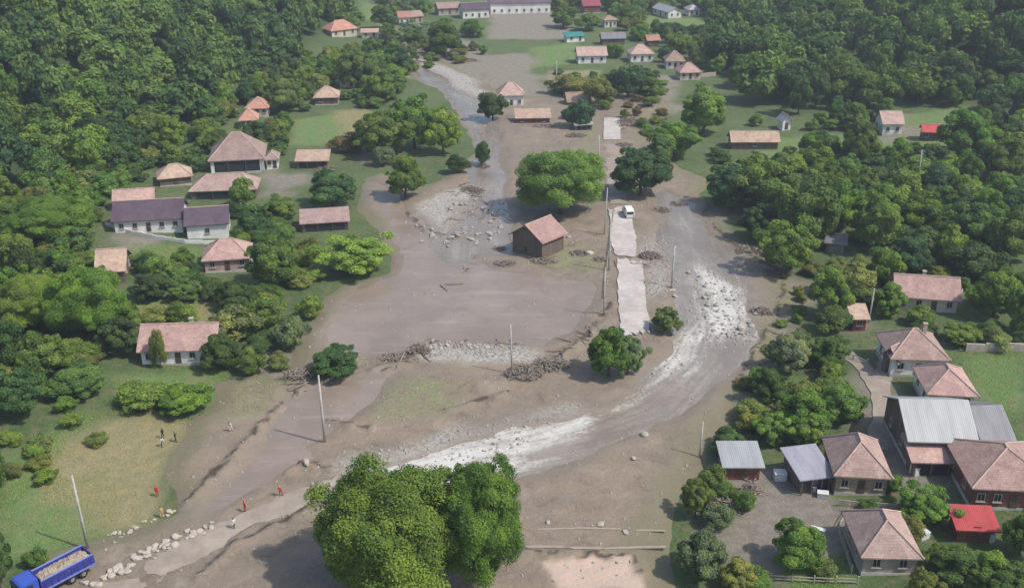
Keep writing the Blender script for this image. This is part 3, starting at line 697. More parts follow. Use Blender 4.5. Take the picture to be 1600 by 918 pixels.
# left village
H((172,344),(287,344),9.5,3.1,3.1,'gx','tile_plum','white','long white house with dark plum roof in the left village', nwin=4, found=False)
H((286,352),(358,351),9.5,3.3,2.6,'gx','tile_plum','white','white end wing with dark plum roof joined to the long white house','house','house', nwin=1, found=False, door=False)
H((174,313),(242,312),5.5,2.9,1.8,'gx','tile_rose','wood','pale pink roofed barn right behind the long white house','barn','barn', nwin=0, found=False)
H((245,279),(302,276),7,2.3,2.5,'hip','tile_tan','wood','tan hip roofed barn behind the pale pink roofed barn','barn','barn', nwin=0)
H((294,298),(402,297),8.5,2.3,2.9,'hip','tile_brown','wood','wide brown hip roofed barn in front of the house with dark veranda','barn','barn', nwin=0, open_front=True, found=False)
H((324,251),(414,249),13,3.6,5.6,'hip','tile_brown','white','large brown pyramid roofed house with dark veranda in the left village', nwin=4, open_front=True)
H((412,250),(436,249),6,2.8,1.4,'hip','tile_brown','white','small brown roofed annex right of the pyramid roofed veranda house','annex','annex', nwin=1, found=False)
H((372,188),(404,188),7,2.8,2.8,'hip','tile_orange','cream','orange pink roofed house behind the left village, lower of two')
H((382,169),(420,170),8,2.8,2.6,'hip','tile_orange','cream','orange pink roofed house behind the left village, upper of two')
H((460,252),(514,251),6,2.2,1.4,'shed','tile_tan','wood','low straw coloured shed at the edge of the bright green field','shed','shed', nwin=0, found=False, open_front=True)
H((489,153),(530,152),8,2.6,2.9,'hip','tile_tan','wood','tan hip roofed cottage with dark walls above the bright green field','cottage','cottage', nwin=1)
H((528,126),(557,125),7,2.6,2.2,'gx','tile_tan','cream','tan gable roofed cottage uphill of the dark walled cottage','cottage','cottage', nwin=1)
H((468,350),(547,345),6.5,2.2,1.2,'shed','tile_brown','wood','long low brown shed on the left edge of the flood water','shed','shed', nwin=1, found=False, open_front=True)
H((314,407),(393,404),8,2.9,3.0,'hip','tile_rose','pinkwall','rose hip roofed house with pinkish walls below the plum roofed house')
H((146,425),(197,424),9,2.4,3.0,'gx','tile_tan','wood','tan gable roofed barn half hidden by the left trees','barn','barn', nwin=0, door=False, found=False)
H((212,547),(338,549),8.5,2.9,3.0,'gx','tile_rose','white','long rose roofed house with white wall nearest on the left', nwin=4, chim=.8)
# the barn the flood left standing
fbn, W_, D_ = H((794,366),(848,383),8.6,4.2,3.1,'gy','tile_rose','wood','lone tilted wooden barn with rose tiled roof standing in the flood water','barn','barn', nwin=0, door=False, found=False, ov=.7, sidewin=False)
fbn.rotation_euler = (math.radians(-1.5), math.radians(-2), fbn.rotation_euler[2])
m = MB(); m.box((0, 0, 0), (.9, .12, 1.0)); o = m.build('hole_shade_panel', M['glass'], fbn); o.location = (-.4, -D_/2+.7, 1.6)  # dark slab on the boards, coloured as the unlit inside of a hole
m = MB(); m.box((0, 0, 0), (W_-2.0, .1, .5)); o = m.build('wet_base_boards', M['drift'], fbn); o.location = (0, -D_/2+.62, .35)

# ------------------------------------------------------------ poles
def pole(base, top, label, arms=True, r=.19, wood=False):
    p = at(*base); s = proj(*p)[2]; el = math.atan2(CAM_H-p.z, p.y)
    h = (base[1]-top)/(s*math.cos(el))*1.02; h = min(max(h, 4), 12)
    z = surf(p.x, p.y)
    R = empty('utility_pole', (p.x, p.y, z), random.uniform(-.4, .4), label, 'utility pole', 'concrete utility poles'); R.rotation_euler = (random.uniform(-.03,.03), random.uniform(-.035,.035), R.rotation_euler[2])
    m = MB(); m.tube([(0,0,-.5),(0,0,h*.5),(0,0,h)], [r, r*.85, r*.6], 8); m.build('shaft', M['concrete'], R, True)
    if arms:
        m = MB(); m.box((0,0,h-.35), (1.5,.1,.1)); a = m.build('crossarm', M['wire'], R)
        m = MB()
        for x in (-.65, 0, .65): m.tube([(x,0,h-.3),(x,0,h-.08)], .06, 6)
        m.build('insulators', M['wire'], a)
    return R
pole((138,858),752,'tall concrete pole behind the blue truck', False)
pole((508,694),598,'concrete pole at the left end of the foamy river bend', False, .22)
pole((800,588),515,'slim concrete pole on the debris line in mid picture', False, .15)
pole((1049,452),388,'concrete pole on the gravel between broken road and river', False, .2)
pole((1093,716),664,'slim pole on the river bank above the small metal roofed shed', False, .14)
pole((951,426),352,'pole at the left kerb of the broken road slab', False, .2)
pole((944,370),300,'pole between the round bright tree and the white van', False, .16)
pole((935,262),216,'pole at the far left kerb of the upper road', False, .2)
pole((943,495),425,'pole by the shrub at the near end of the road slab', False, .15)
pole((904,200),168,'pale pole beside the broken grey shed', False, .2)
pole((869,130),96,'pole on the meadow beyond the pyramid roofed house', True, .2)
pole((1434,285),236,'pole in the trees below the red roofed cabin', True, .2)
pole((1357,504),452,'pole behind the tiny tan roofed shed', True, .17)
pole((1497,482),460,'white post at the corner of the long rose tiled gable house', False, .22)

# ------------------------------------------------------------ fences, walls
def fence(pts, h, label, name='fence', cat='fence', mat='fence', thick=.08, solid=True, step=2.5):
    W = [at(*p) for p in pts]; R = empty(name, (W[0].x, W[0].y, surf(W[0].x, W[0].y)), 0, label, cat); o = Vector(R.location)
    total = sum((b-a).length for a, b in zip(W[:-1], W[1:])); step = max(step, total/45)
    def piece(nm, c, d, ang):
        m = MB(); m.box((0,0,0), d); q = m.build(nm, M[mat], R); q.location = (c[0]-o.x, c[1]-o.y, c[2]-o.z); q.rotation_euler = (0,0,ang)
    for a, b in zip(W[:-1], W[1:]):
        L = (b-a).length; n = max(1, int(L/step)); ang = math.atan2(b.y-a.y, b.x-a.x)
        for i in range(n+1):
            q = a.lerp(b, i/n); z = surf(q.x, q.y)
            if cat == 'fence': piece('post', (q.x, q.y, z+h/2-.1), (.14, .14, h+.35), ang)
            if i < n:
                q2 = a.lerp(b, (i+.5)/n); z2 = surf(q2.x, q2.y)
                if cat != 'fence': piece('section', (q2.x, q2.y, z2+h/2-.05), (L/n-.02, thick, h+random.uniform(-.04,.04)), ang+random.uniform(-.01,.01))
                elif solid: piece('panel', (q2.x, q2.y, z2+h/2-.05), (L/n-.16, thick, h), ang)
                else:
                    for k in (.35, .75): piece('rail', (q2.x, q2.y, z2+h*k), (L/n-.16, .06, .12), ang)
    return R
fence([(1075,123),(1118,119)],1.6,'pale board fence below the rose pyramid roofed house')
fence([(1508,549),(1600,548)],1.5,'long pale stone wall along the far side of the right hand meadow','stone_wall','wall','stone',.3)
fence([(1235,575),(1290,548),(1355,570)],1.1,'rail fence along the lane above the right bank bushes', solid=False)
fence([(165,352),(190,362),(240,372),(290,380),(345,382)],.9,'low white garden wall in front of the long white house','garden_wall','wall','white',.18)
fence([(820,861),(940,862),(1040,860)],.22,'low concrete wall across the mud in the foreground','low_wall','wall','roadmud',.4, step=4)
fence([(840,833),(900,831),(1040,834)],.1,'half buried concrete kerb behind the low foreground wall','kerb','kerb','roadmud',.3, step=4)
fence([(1325,800),(1308,830),(1330,895)],1.2,'rail fence on the left of the square brown roofed house', solid=False)
fence([(1170,905),(1340,912)],1.1,'rail fence along the bottom of the lower right yard', solid=False)
fence([(1310,790),(1400,796)],1.0,'board fence between the two hip roofed houses, lower right')
fence([(960,330),(948,420),(944,470)],.8,'guard rail posts along the left side of the broken road', solid=False, step=3)

# ------------------------------------------------------------ vehicles
def wheel(parent, x, y, r=.52, w=.35):
    m = MB(); m.tube([(0,-w/2,0),(0,-w*.3,0),(0,w*.3,0),(0,w/2,0)], [r*.92, r, r, r*.92], 20); o = m.build('wheel', M['tyre'], parent, True); o.location = (x, y, r)
    k = MB(); k.tube([(0,-w/2-.02,0),(0,w/2+.02,0)], r*.5, 14); k.build('rim', M['rim'], o)
def truck():
    a = at(138, 895); b = at(12, 958); d = (b-a); d.z = 0; ang = math.atan2(d.y, d.x)
    c = a + d.normalized()*4.0
    R = empty('dump_truck', (c.x, c.y, surf(c.x, c.y)+.0), ang, 'blue dump truck loaded with rubble in the lower left corner', 'truck')
    m = MB(); m.box((0,0,.95), (8.6,.9,.28)); m.box((0,0,1.15), (8.4,2.2,.12)); m.build('chassis', M['chassis'], R)
    # tipper bed open at the top, x from -4.3 to 1.9
    L0, L1, W2, z0, z1 = -4.4, 1.9, 1.27, 1.25, 2.55; cx = (L0+L1)/2; L = L1-L0; m = MB()
    m.box((cx,0,z0+.05), (L,2*W2-.2,.1))
    for s in (-1,1):
        m.box((cx, s*W2, (z0+z1)/2), (L,.1,z1-z0))
        for i in range(8): m.box((L0+.35+i*(L-.7)/7, s*(W2+.08), (z0+z1)/2-.05), (.12,.08,z1-z0-.25))
    m.box((L0-.05,0,(z0+z1)/2), (.1,2*W2+.1,z1-z0-.1)); m.box((L1+.05,0,(z0+z1)/2+.2), (.1,2*W2+.1,z1-z0+.4))
    bed = m.build('tipper_bed', M['bluebed'], R)
    m = MB()
    for s in (-1,1): m.box((cx, s*(W2+.06), z0-.02), (L+.2,.16,.2)); m.box((cx, s*W2, z1+.05), (L+.1,.2,.1))
    m.build('side_rail', M['bluerail'], bed)
    m = MB(); m.box((L1+.75,0,z1+.35), (1.0,2.3,.1)); m.build('canopy', M['bluebed'], bed)
    # rubble
    n = 26; m2 = MB(); xs_ = np.linspace(L0+.1, L1-.1, n); ys_ = np.linspace(-W2+.08, W2-.08, 14)
    V = []; F = []
    for i, x in enumerate(xs_):
        for j, y in enumerate(ys_):
            V.append((x, y, z0+.55+.75*math.cos(y/W2*1.2)*math.sin(math.pi*(i+2)/(n+3))**.4 + random.uniform(-.14,.16)))
    for i in range(n-1):
        for j in range(13): F.append((i*14+j, (i+1)*14+j, (i+1)*14+j+1, i*14+j+1))
    m2.poly(V, F); m2.build('rubble_load', M['rubble'], R)
    # cab
    m = MB(); x0, x1 = 2.15, 4.25
    prof = [(x0,1.0),(x1+.05,1.0),(x1+.1,1.9),(x1-.12,2.95),(x1-.4,3.1),(x0,3.1)]
    V = [(x,-1.2,z) for x, z in prof]+[(x,1.2,z) for x, z in prof]; n = 6
    m.poly(V, [tuple(range(n)), tuple(range(2*n-1,n-1,-1))]+[(i,n+i,n+(i+1)%n,(i+1)%n) for i in range(n)]); cab = m.build('cab', M['bluecab'], R)
    m = MB(); m.poly([(x1+.115,-1.05,1.95),(x1+.115,1.05,1.95),(x1-.09,1.0,2.88),(x1-.09,-1.0,2.88)], [(0,1,2,3)]); m.build('windscreen', M['glass'], cab)
    for s in (-1,1):
        m = MB(); m.box((3.3, s*1.21, 2.4), (1.0,.03,.7)); m.build('side_window', M['glass'], cab)
        m = MB(); m.box((x1+.12, s*.85, 1.25), (.08,.4,.25)); m.build('headlight', M['lampw'], cab)
        m = MB(); m.box((x1-.1, s*1.42, 2.4), (.12,.2,.5)); m.box((x1-.1, s*1.3, 2.6), (.05,.2,.05)); m.build('mirror', M['chassis'], cab)
        for x in (3.3, -1.6, -3.0, 1.0): wheel(R, x, s*1.05)
    m = MB(); m.box((x1+.18,0,.85), (.2,2.4,.35)); m.build('bumper', M['chassis'], cab)
    return R
truck()
def van():
    p = at(981, 341); z = surf(p.x, p.y)
    R = empty('van', (p.x, p.y, max(z,.4)), math.radians(96), 'rounded white van parked at the far end of the road slab', 'van')
    prof = [(-2.4,.45),(-2.45,1.2),(-2.3,2.15),(-1.9,2.35),(.9,2.35),(1.5,1.75),(2.4,1.35),(2.5,.5)]
    V = []; ws = (-.98,-.92,.92,.98); n = len(prof)
    for s, sc in ((-.85,.93),(-.98,1),(.98,1),(.85,.93)):
        for x, zz in prof: V.append((x*sc, s if zz < 1.6 else s*.9, .45+(zz-.45)*(1 if abs(s) > .9 else 1.03)))
    F = [tuple(range(n)), tuple(range(4*n-1,3*n-1,-1))]
    for k in range(3):
        for i in range(n): F.append((k*n+i,(k+1)*n+i,(k+1)*n+(i+1)%n,k*n+(i+1)%n))
    m = MB(); m.poly(V, F); b = m.build('body', M['vanwhite'], R)
    bv = b.modifiers.new('bevel', 'BEVEL'); bv.width = .08; bv.segments = 2
    m = MB(); m.box((-2.44,0,1.65), (.05,1.5,.55), 0, 0, .1); m.build('rear_window', M['glass'], R)
    m = MB(); m.poly([(1.0,-.78,2.33),(1.0,.78,2.33),(1.62,.85,1.78),(1.62,-.85,1.78)], [(0,1,2,3)]); m.build('windscreen', M['glass'], R)
    for s in (-1,1):
        m = MB(); m.box((.3,s*.93,1.8), (1.0,.05,.42)); m.build('side_window', M['glass'], R)
        m = MB(); m.box((-2.45,s*.8,1.0), (.06,.15,.35)); m.build('tail_light', M['redtail'], R)
        m = MB(); m.box((2.5,s*.7,.95), (.06,.3,.2)); m.build('headlight', M['lampw'], R)
        for x in (-1.6,1.6): wheel(R, x, s*.88, .36, .24)
    return R
van()

# ------------------------------------------------------------ people
def person(px, py, rz, top, leg, label, hat=None, pose=0, h=1.76):
    p = at(px, py); z = surf(p.x, p.y)
    R = empty('person', (p.x, p.y, z), rz, label, 'person')
    k = h/1.76; st = (.16, .22, .3)[pose]
    J = {'pel':(0,0,.95),'chest':(0,.0,1.28),'neck':(0,.01,1.48),'head':(0,-.02,1.60),'crown':(0,-.01,1.72),
         'hl':(-.1,0,.92),'kl':(-.11,-st*.5,.5),'al':(-.11,-st*.6+.05,.09),'tl':(-.12,-st*.6-.14,.04),
         'hr':(.1,0,.92),'kr':(.12,st*.3,.5),'ar':(.12,st*.7,.09),'tr':(.13,st*.7-.18,.04),
         'sl':(-.19,0,1.42),'el':(-.26,.04,1.14),'wl':(-.24,-.12,.9),'fl':(-.23,-.17,.82),
         'sr':(.19,0,1.42),'er':(.28,.02,1.16) ,'wr':(.26,-.16,.96),'fr':(.25,-.22,.89)}
    if pose == 1: J['er'] = (.33,-.1,1.25); J['wr'] = (.3,-.34,1.3); J['fr'] = (.28,-.43,1.33)
    if pose == 2:
        for q in ('chest','neck','head','crown'): x, y, zz = J[q]; J[q] = (x, y-(zz-.95)*.45, zz-.05)
        for q in ('sl','sr'): x, y, zz = J[q]; J[q] = (x, y-.2, zz-.04)
        for q in ('el','er','wl','wr','fl','fr'): x, y, zz = J[q]; J[q] = (x, y-.22, zz-.1)
    Rr = {'pel':.15,'chest':.16,'neck':.065,'head':.10,'crown':.075,'h':.1,'k':.065,'a':.045,'t':.04,'s':.07,'e':.048,'w':.032,'f':.036}
    E = [('pel','chest'),('chest','neck'),('neck','head'),('head','crown'),('pel','hl'),('hl','kl'),('kl','al'),('al','tl'),('pel','hr'),('hr','kr'),('kr','ar'),('ar','tr'),
         ('chest','sl'),('sl','el'),('el','wl'),('wl','fl'),('chest','sr'),('sr','er'),('er','wr'),('wr','fr')]
    names = list(J); me = bpy.data.meshes.new('person_body'); me.from_pydata([tuple(c*k for c in J[n]) for n in names], [(names.index(a), names.index(b)) for a, b in E], [])
    o = bpy.data.objects.new('body', me); C.objects.link(o)
    sk = o.modifiers.new('skin', 'SKIN'); sk.use_smooth_shade = True
    for i, n in enumerate(names):
        r = Rr[n] if n in Rr else Rr[n[0]]; me.skin_vertices[0].data[i].radius = (r*k*1.05, r*k*1.05)
        me.skin_vertices[0].data[i].use_root = (n == 'pel')
    sb = o.modifiers.new('sub', 'SUBSURF'); sb.levels = 1; sb.render_levels = 1
    dg = bpy.context.evaluated_depsgraph_get(); dg.update(); ev = bpy.data.meshes.new_from_object(o.evaluated_get(dg)); o.modifiers.clear(); o.data = ev
    for mm in (M['skin'], M[top], M[leg], M['chassis']): ev.materials.append(mm)
    if len(ev.materials) > 4:
        while len(ev.materials) > 4: ev.materials.pop(index=0)
    wl, wr, nk = Vector(J['fl'])*k, Vector(J['fr'])*k, J['neck'][2]*k
    for f in ev.polygons:
        c = f.center; i = 1
        if c.z < .12*k: i = 3
        elif c.z > nk+.03: i = 0
        elif (c-wl).length < .1 or (c-wr).length < .1: i = 0
        elif c.z < .93*k and abs(c.x) < .2: i = 2
        f.material_index = i; f.use_smooth = True
    o.parent = R
    hx, hy, hz = (Vector(J['crown'])*k)
    bm = bmesh.new(); bmesh.ops.create_uvsphere(bm, u_segments=14, v_segments=9, radius=.118)
    for v in bm.verts:
        v.co.z *= .8; 
        if v.co.y < -.03 and v.co.z < .02: v.co.y *= .6
    bmesh.ops.translate(bm, verts=bm.verts, vec=(hx, hy+.015, hz-.035)); me = bpy.data.meshes.new('h'); bm.to_mesh(me); bm.free(); me.materials.append(M[hat or 'hair'])
    mesh_obj('helmet' if hat else 'hair', me, R)
    m = MB(); yy = J['head'][1]*k-.105
    for s in (-1,1): m.box((s*.035, yy, J['head'][2]*k+.01), (.022,.015,.014))
    m.box((0, yy, J['head'][2]*k-.055), (.05,.012,.012)); m.build('face', M['hair'], R)
    m = MB(); m.poly([(-.016,yy+.01,J['head'][2]*k-.03),(.016,yy+.01,J['head'][2]*k-.03),(0,yy-.022,J['head'][2]*k-.03),(0,yy+.005,J['head'][2]*k+.01)], [(0,1,2),(0,2,3),(1,3,2),(0,3,1)]); m.build('nose', M['skin'], R)
    return R
person(246,775,.4,'cred','cred','person in red overalls on the grassy mud above the truck road', 'cred', 1)
person(384,804,2.2,'cred','cred','person in red overalls standing on the edge of the pale road', 'cred', 0)
person(440,779,-1,'cred','cred','person in red overalls furthest right along the pale road', 'cred', 2)
person(367,831,1.1,'cwhite','cdark','person in white top and dark trousers walking on the pale road', None, 1)
person(253,808,.2,'cyel','cyel','person in tan yellow clothes by the bank rubble', None, 0)
person(255,684,-.6,'cdark','cdark','person in dark clothes on the dry grass slope', None, 0)
person(253,697,.9,'cwhite','cdark','person in white shirt just below the dark clothed person on the slope', None, 2)
person(275,690,1.6,'cdark','cdark','person in dark clothes at the border of dry grass and mud', None, 1)
person(362,678,-.3,'cwhite','cwhite','person all in white alone on the brown mud', None, 2)
person(1008,402,2.0,'cwhite','cdark','person in white top beside the gap in the broken road', None, 1)

# ------------------------------------------------------------ stones, logs, debris
rocks = [rock_mesh('boulder', i, M['stone']) for i in range(6)]; rk2 = [rock_mesh('boulder', i+10, M['stoned'], 2) for i in range(4)]
def boulder(px, py, size, label, group, lib=rocks):
    p = at(px, py); o = bpy.data.objects.new('boulder', random.choice(lib)); C.objects.link(o)
    o.location = (p.x, p.y, surf(p.x, p.y)+size*.2); o.scale = (size*random.uniform(.8,1.3), size*random.uniform(.7,1.1), size*random.uniform(.6,.95)); o.rotation_euler = (random.uniform(-.3,.3), random.uniform(-.3,.3), random.uniform(0,6.3))
    return tag(o, label, 'boulder', group)
def along(pts, n, jit=5):
    P = np.array(pts, float); L = np.concatenate([[0], np.cumsum(np.hypot(*(P[1:]-P[:-1]).T))])
    for s in np.sort(RNG.uniform(0, L[-1], n)): yield np.interp(s, L, P[:,0])+random.gauss(0, jit), np.interp(s, L, P[:,1])+random.gauss(0, jit*.6)
for x, y in along([(140,918),(200,890),(240,868),(285,846),(330,828)], 64, 6): boulder(x, y, random.uniform(.25,.6), 'pale boulder in the row of riprap on the near side of the truck track', 'pale boulders beside the truck track')
for x, y in along([(160,835),(200,830),(225,818),(255,808),(275,795)], 16, 4): boulder(x, y, random.uniform(.2,.5), 'pale boulder on the grassy bank behind the truck track', 'pale boulders on the grassy bank')
for x, y in along([(1080,440),(1130,470),(1150,510),(1140,540)], 45, 18): boulder(x, y, random.uniform(.25,.7), 'grey white boulder in the rapids of the right river', 'boulders in the river rapids', rk2)
for x, y in along([(640,345),(690,375),(760,370),(790,350),(720,315)], 60, 14): boulder(x, y, random.uniform(.3,.9), 'grey boulder on the gravel fan behind the flood water', 'boulders on the gravel fan', rk2)
for x, y in along([(660,548),(720,545),(790,548)], 22, 4): boulder(x, y, random.uniform(.25,.6), 'pale boulder on the gravel bar below the flood water', 'boulders on the gravel bar', rocks)
for (x, y, s, l) in ((1158,517,.95,'big white boulder at the outer edge of the river bend'), (1007,684,.75,'lone white boulder in the mud inside the river bend'), (480,733,.7,'pale boulder lying beside the dark crack at the road end'), (990,722,.5,'pale stone in the mud nearest the right bank'),
                  (1049,457,.7,'white block at the foot of the gravel pole'), (1182,485,.6,'pale stone at the rim of the right bank'), (856,822,.4,'small pale stone left on the mud before the kerb'), (938,826,.5,'triangular pale stone sitting on the kerb line'), (977,838,.45,'pale stone between kerb and low wall'), (922,400,.9,'pale upright block left of the broken road slab'), (888,375,.6,'white block at the right wall of the lone barn')):
    boulder(x, y, s, l, None)
def logmesh(seed, mat, L=4.):
    r = random.Random(seed); m = MB(); pts = [(-L/2+L*i/5, r.uniform(-.12,.12)*L*.25, r.uniform(-.04,.08)*L*.3) for i in range(6)]
    m.tube(pts, [.11,.105,.1,.085,.06,.03], 7)
    for k in range(3):
        i = r.randrange(1,5); a = Vector(pts[i]); m.tube([a, a+Vector((r.uniform(.2,.8), r.uniform(-.9,.9), r.uniform(.1,.6)))*L*.22], [.07,.02], 5)
    o = m.build('log', mat); me = o.data; bpy.data.objects.remove(o); return me
logs = [logmesh(i, M['log']) for i in range(3)] + [logmesh(i+5, M['drift']) for i in range(3)]
def log(px, py, label, group, s=None):
    p = at(px, py); o = bpy.data.objects.new('log', random.choice(logs)); C.objects.link(o); s = s or random.uniform(.5,1.3)
    o.location = (p.x, p.y, surf(p.x, p.y)+.15*s); o.scale = (s,s,s); o.rotation_euler = (random.uniform(-.1,.1), random.uniform(-.15,.15), random.uniform(0,6.3)); return tag(o, label, 'log', group)
for pts, n, j, lab, g in (([(600,575),(650,565),(660,540)], 14, 5, 'stranded log in the debris at the left end of the gravel bar', 'logs at the left end of the gravel bar'),
        ([(700,540),(750,538),(820,540)], 10, 4, 'stranded log along the lower shore of the flood water', 'logs along the lower shore'),
        ([(790,595),(840,580),(880,555),(930,510)], 30, 6, 'stranded log on the debris bank below the flood water', 'logs on the debris bank'),
        ([(700,300),(740,300),(760,330),(700,350)], 16, 10, 'stranded log on the gravel fan behind the flood water', 'logs on the gravel fan'),
        ([(665,455),(672,475),(730,425),(760,390)], 7, 4, 'log caught in the middle of the flood water', 'logs in the flood water'),
        ([(470,598),(440,590),(480,620)], 10, 6, 'log washed against the dark bush left of the concrete pole', 'logs at the dark bush'),
        ([(1195,490),(1210,520),(1190,570)], 10, 8, 'log washed onto the brown right river bank', 'logs on the right river bank'),
        ([(1000,405),(1020,420),(960,410)], 9, 5, 'log jammed in the gap of the broken road', 'logs in the road gap'),
        ([(1130,800),(1160,780),(1180,760)], 10, 8, 'branch lying on the yard rubble near the small metal roofed shed', 'branches on the yard rubble'),
        ([(960,205),(1000,195),(1040,180)], 8, 5, 'log in the wreckage at the upper road end', 'logs at the upper road end')):
    for x, y in along(pts, n, j): log(x, y, lab, g)
def heap(name, label, cat, px, py, w, h, n, mats, seed, size=.25):
    n = int(n*1.8)
    """a pile of broken planks and branches; nobody could count the pieces"""
    p = at(px, py); r = random.Random(seed); m = MB(); z0 = surf(p.x, p.y)
    for i in range(n):
        a = r.uniform(0, 6.3); q = math.sqrt(r.random()); x, y = math.cos(a)*q*w/2, math.sin(a)*q*w/2.6; z = h*(1-q*q)*r.random(); L = r.uniform(.3,1.7)
        m.cur = r.randrange(len(mats)); m.box((x, y, z+.05), (L, r.uniform(.05,size*.8), r.uniform(.03,.12)), r.uniform(0,6.3), 0, r.uniform(-.4,.4))
    o = m.build(name, [M[q] for q in mats]); o.location = (p.x, p.y, z0); return tag(o, label, cat, kind='stuff')
for k, (px, py, w_, h_, n_) in enumerate(((735,300,7,1.2,120),(820,590,6,1.1,110),(862,575,6,1.1,100),(655,555,4,1,70),(620,565,6,.8,90),(1015,405,5,1.4,110),(985,195,10,2,160),(755,262,3.5,1,50),(1140,790,5,1,80),(1175,765,3,1,60),(1190,490,4,.8,60),(475,590,5,.9,80),(1000,200,8,1.4,100),(510,265,7,.8,60),(690,85,12,1.4,140),(880,140,10,1.2,110),(1000,160,12,1,120),(850,200,7,.8,70),(900,215,6,.8,70),(640,100,10,1.2,110),(975,230,5,.9,60),(1030,330,5,.7,60),(1060,320,4,.6,50),(940,410,3,.8,40),(1170,395,6,.8,70),(1215,430,6,.9,70),(790,415,4,.6,60),(850,412,5,.5,60),(905,400,4,.7,50),(780,390,3,.5,40),(730,95,9,1.2,100),(935,170,9,1.4,120))):
    heap('debris_pile', 'heap of broken planks and branches left by the flood', 'debris', px, py, w_, h_, n_, ['log','drift','greyboard'], k)
# pebbles everywhere the current ran
def pebbles(name, label, polys, n, smin, smax, seed):
    r = np.random.default_rng(seed); V = []; F = []
    for P in polys:
        x0, y0 = P.min(0); x1, y1 = P.max(0); k = int(n/len(polys)); x = r.uniform(x0, x1, k*3); y = r.uniform(y0, y1, k*3); ok = sdist(P, x, y)+warp(x, y) < 0; x, y = x[ok][:k], y[ok][:k]
        z = np.maximum(ground(x, y)+mudrel(x, y), WATER_Z-.02); s = smin+(smax-smin)*r.random(len(x))**3
        for a, b, c, q in zip(x, y, z, s):
            n0 = len(V); t = r.random()*6.3
            for j in range(5): V.append((a+q*math.cos(t+j*1.257)*r.uniform(.7,1.2), b+q*math.sin(t+j*1.257)*r.uniform(.6,1.1), c-.03))
            for j in range(3): V.append((a+q*.6*math.cos(t+j*2.1), b+q*.6*math.sin(t+j*2.1), c+q*r.uniform(.4,.75)))
            F += [(n0+5,n0+6,n0+7),(n0,n0+1,n0+5),(n0+1,n0+2,n0+6,n0+5),(n0+2,n0+3,n0+6),(n0+3,n0+4,n0+7,n0+6),(n0+4,n0,n0+5,n0+7)]
    m = MB(); m.poly(V, F); return tag(m.build(name, M['stoned']), label, 'stones', kind='stuff')
pebbles('river_stones', 'pale stones scattered over the gravel and river bed', GRAV+[RAPID[1]], 3600, .08, .42, 3)
pebbles('mud_stones', 'loose stones and clods strewn across the flood mud', [MUD], 5200, .05, .30, 4)
def loose(name, px, py, dims, mat, label, cat, z=0):
    p = at(px, py); m = MB(); x, y, h = dims; t = .06
    m.box((0,0,.05), (x,y,.1))
    for s in (-1,1): m.box((s*(x/2-t/2),0,h/2+.05), (t,y-2*t,h)); m.box((0,s*(y/2-t/2),h/2+.05), (x,t,h))
    m.box((0,0,h+.1), (x+.1,y+.1,.06)); o = m.build(name, M[mat]); o.location = (p.x, p.y, surf(p.x, p.y)); o.rotation_euler = (0,0,random.uniform(-.5,.5)); return tag(o, label, cat)
loose('water_tank',1218,748,(1.6,1.3,1.1),'crate','pale square tank left of the lilac roofed shed','tank')
loose('water_tank',1430,740,(1.2,1.2,1.2),'crate','white tank in front of the dusky rose outbuilding','tank')
loose('crate',1268,765,(1.2,.9,.7),'crate','white crate under the edge of the lilac roofed shed','crate')
loose('crate',1285,775,(1.4,.9,.6),'crate','pale crate by the tan board wall','crate')
loose('crate',1278,830,(1.7,.6,.4),'crate','white trough behind the bright orchard tree','trough')
loose('beehive',230,410,(.7,.7,.8),'crate','white beehive on the left village lawn, left of two','beehive')
loose('beehive',257,414,(.8,.7,.8),'crate','white beehive on the left village lawn, right of two','beehive')
loose('crate',375,318,(.8,.8,1.3),'crate','small white cabinet on the grass beside the brown barn','cabinet')
loose('water_tank',322,180,(2.4,1.6,.9),'crate','pale tank at the forest edge in the upper left','tank')
loose('crate',1441,840,(1.4,1,.9),'crate','white crate between the brown roofed house and the red shed','crate')
loose('barrel_box',1548,845,(.6,.6,1.0),'crate','white box at the corner below the red shed','box')

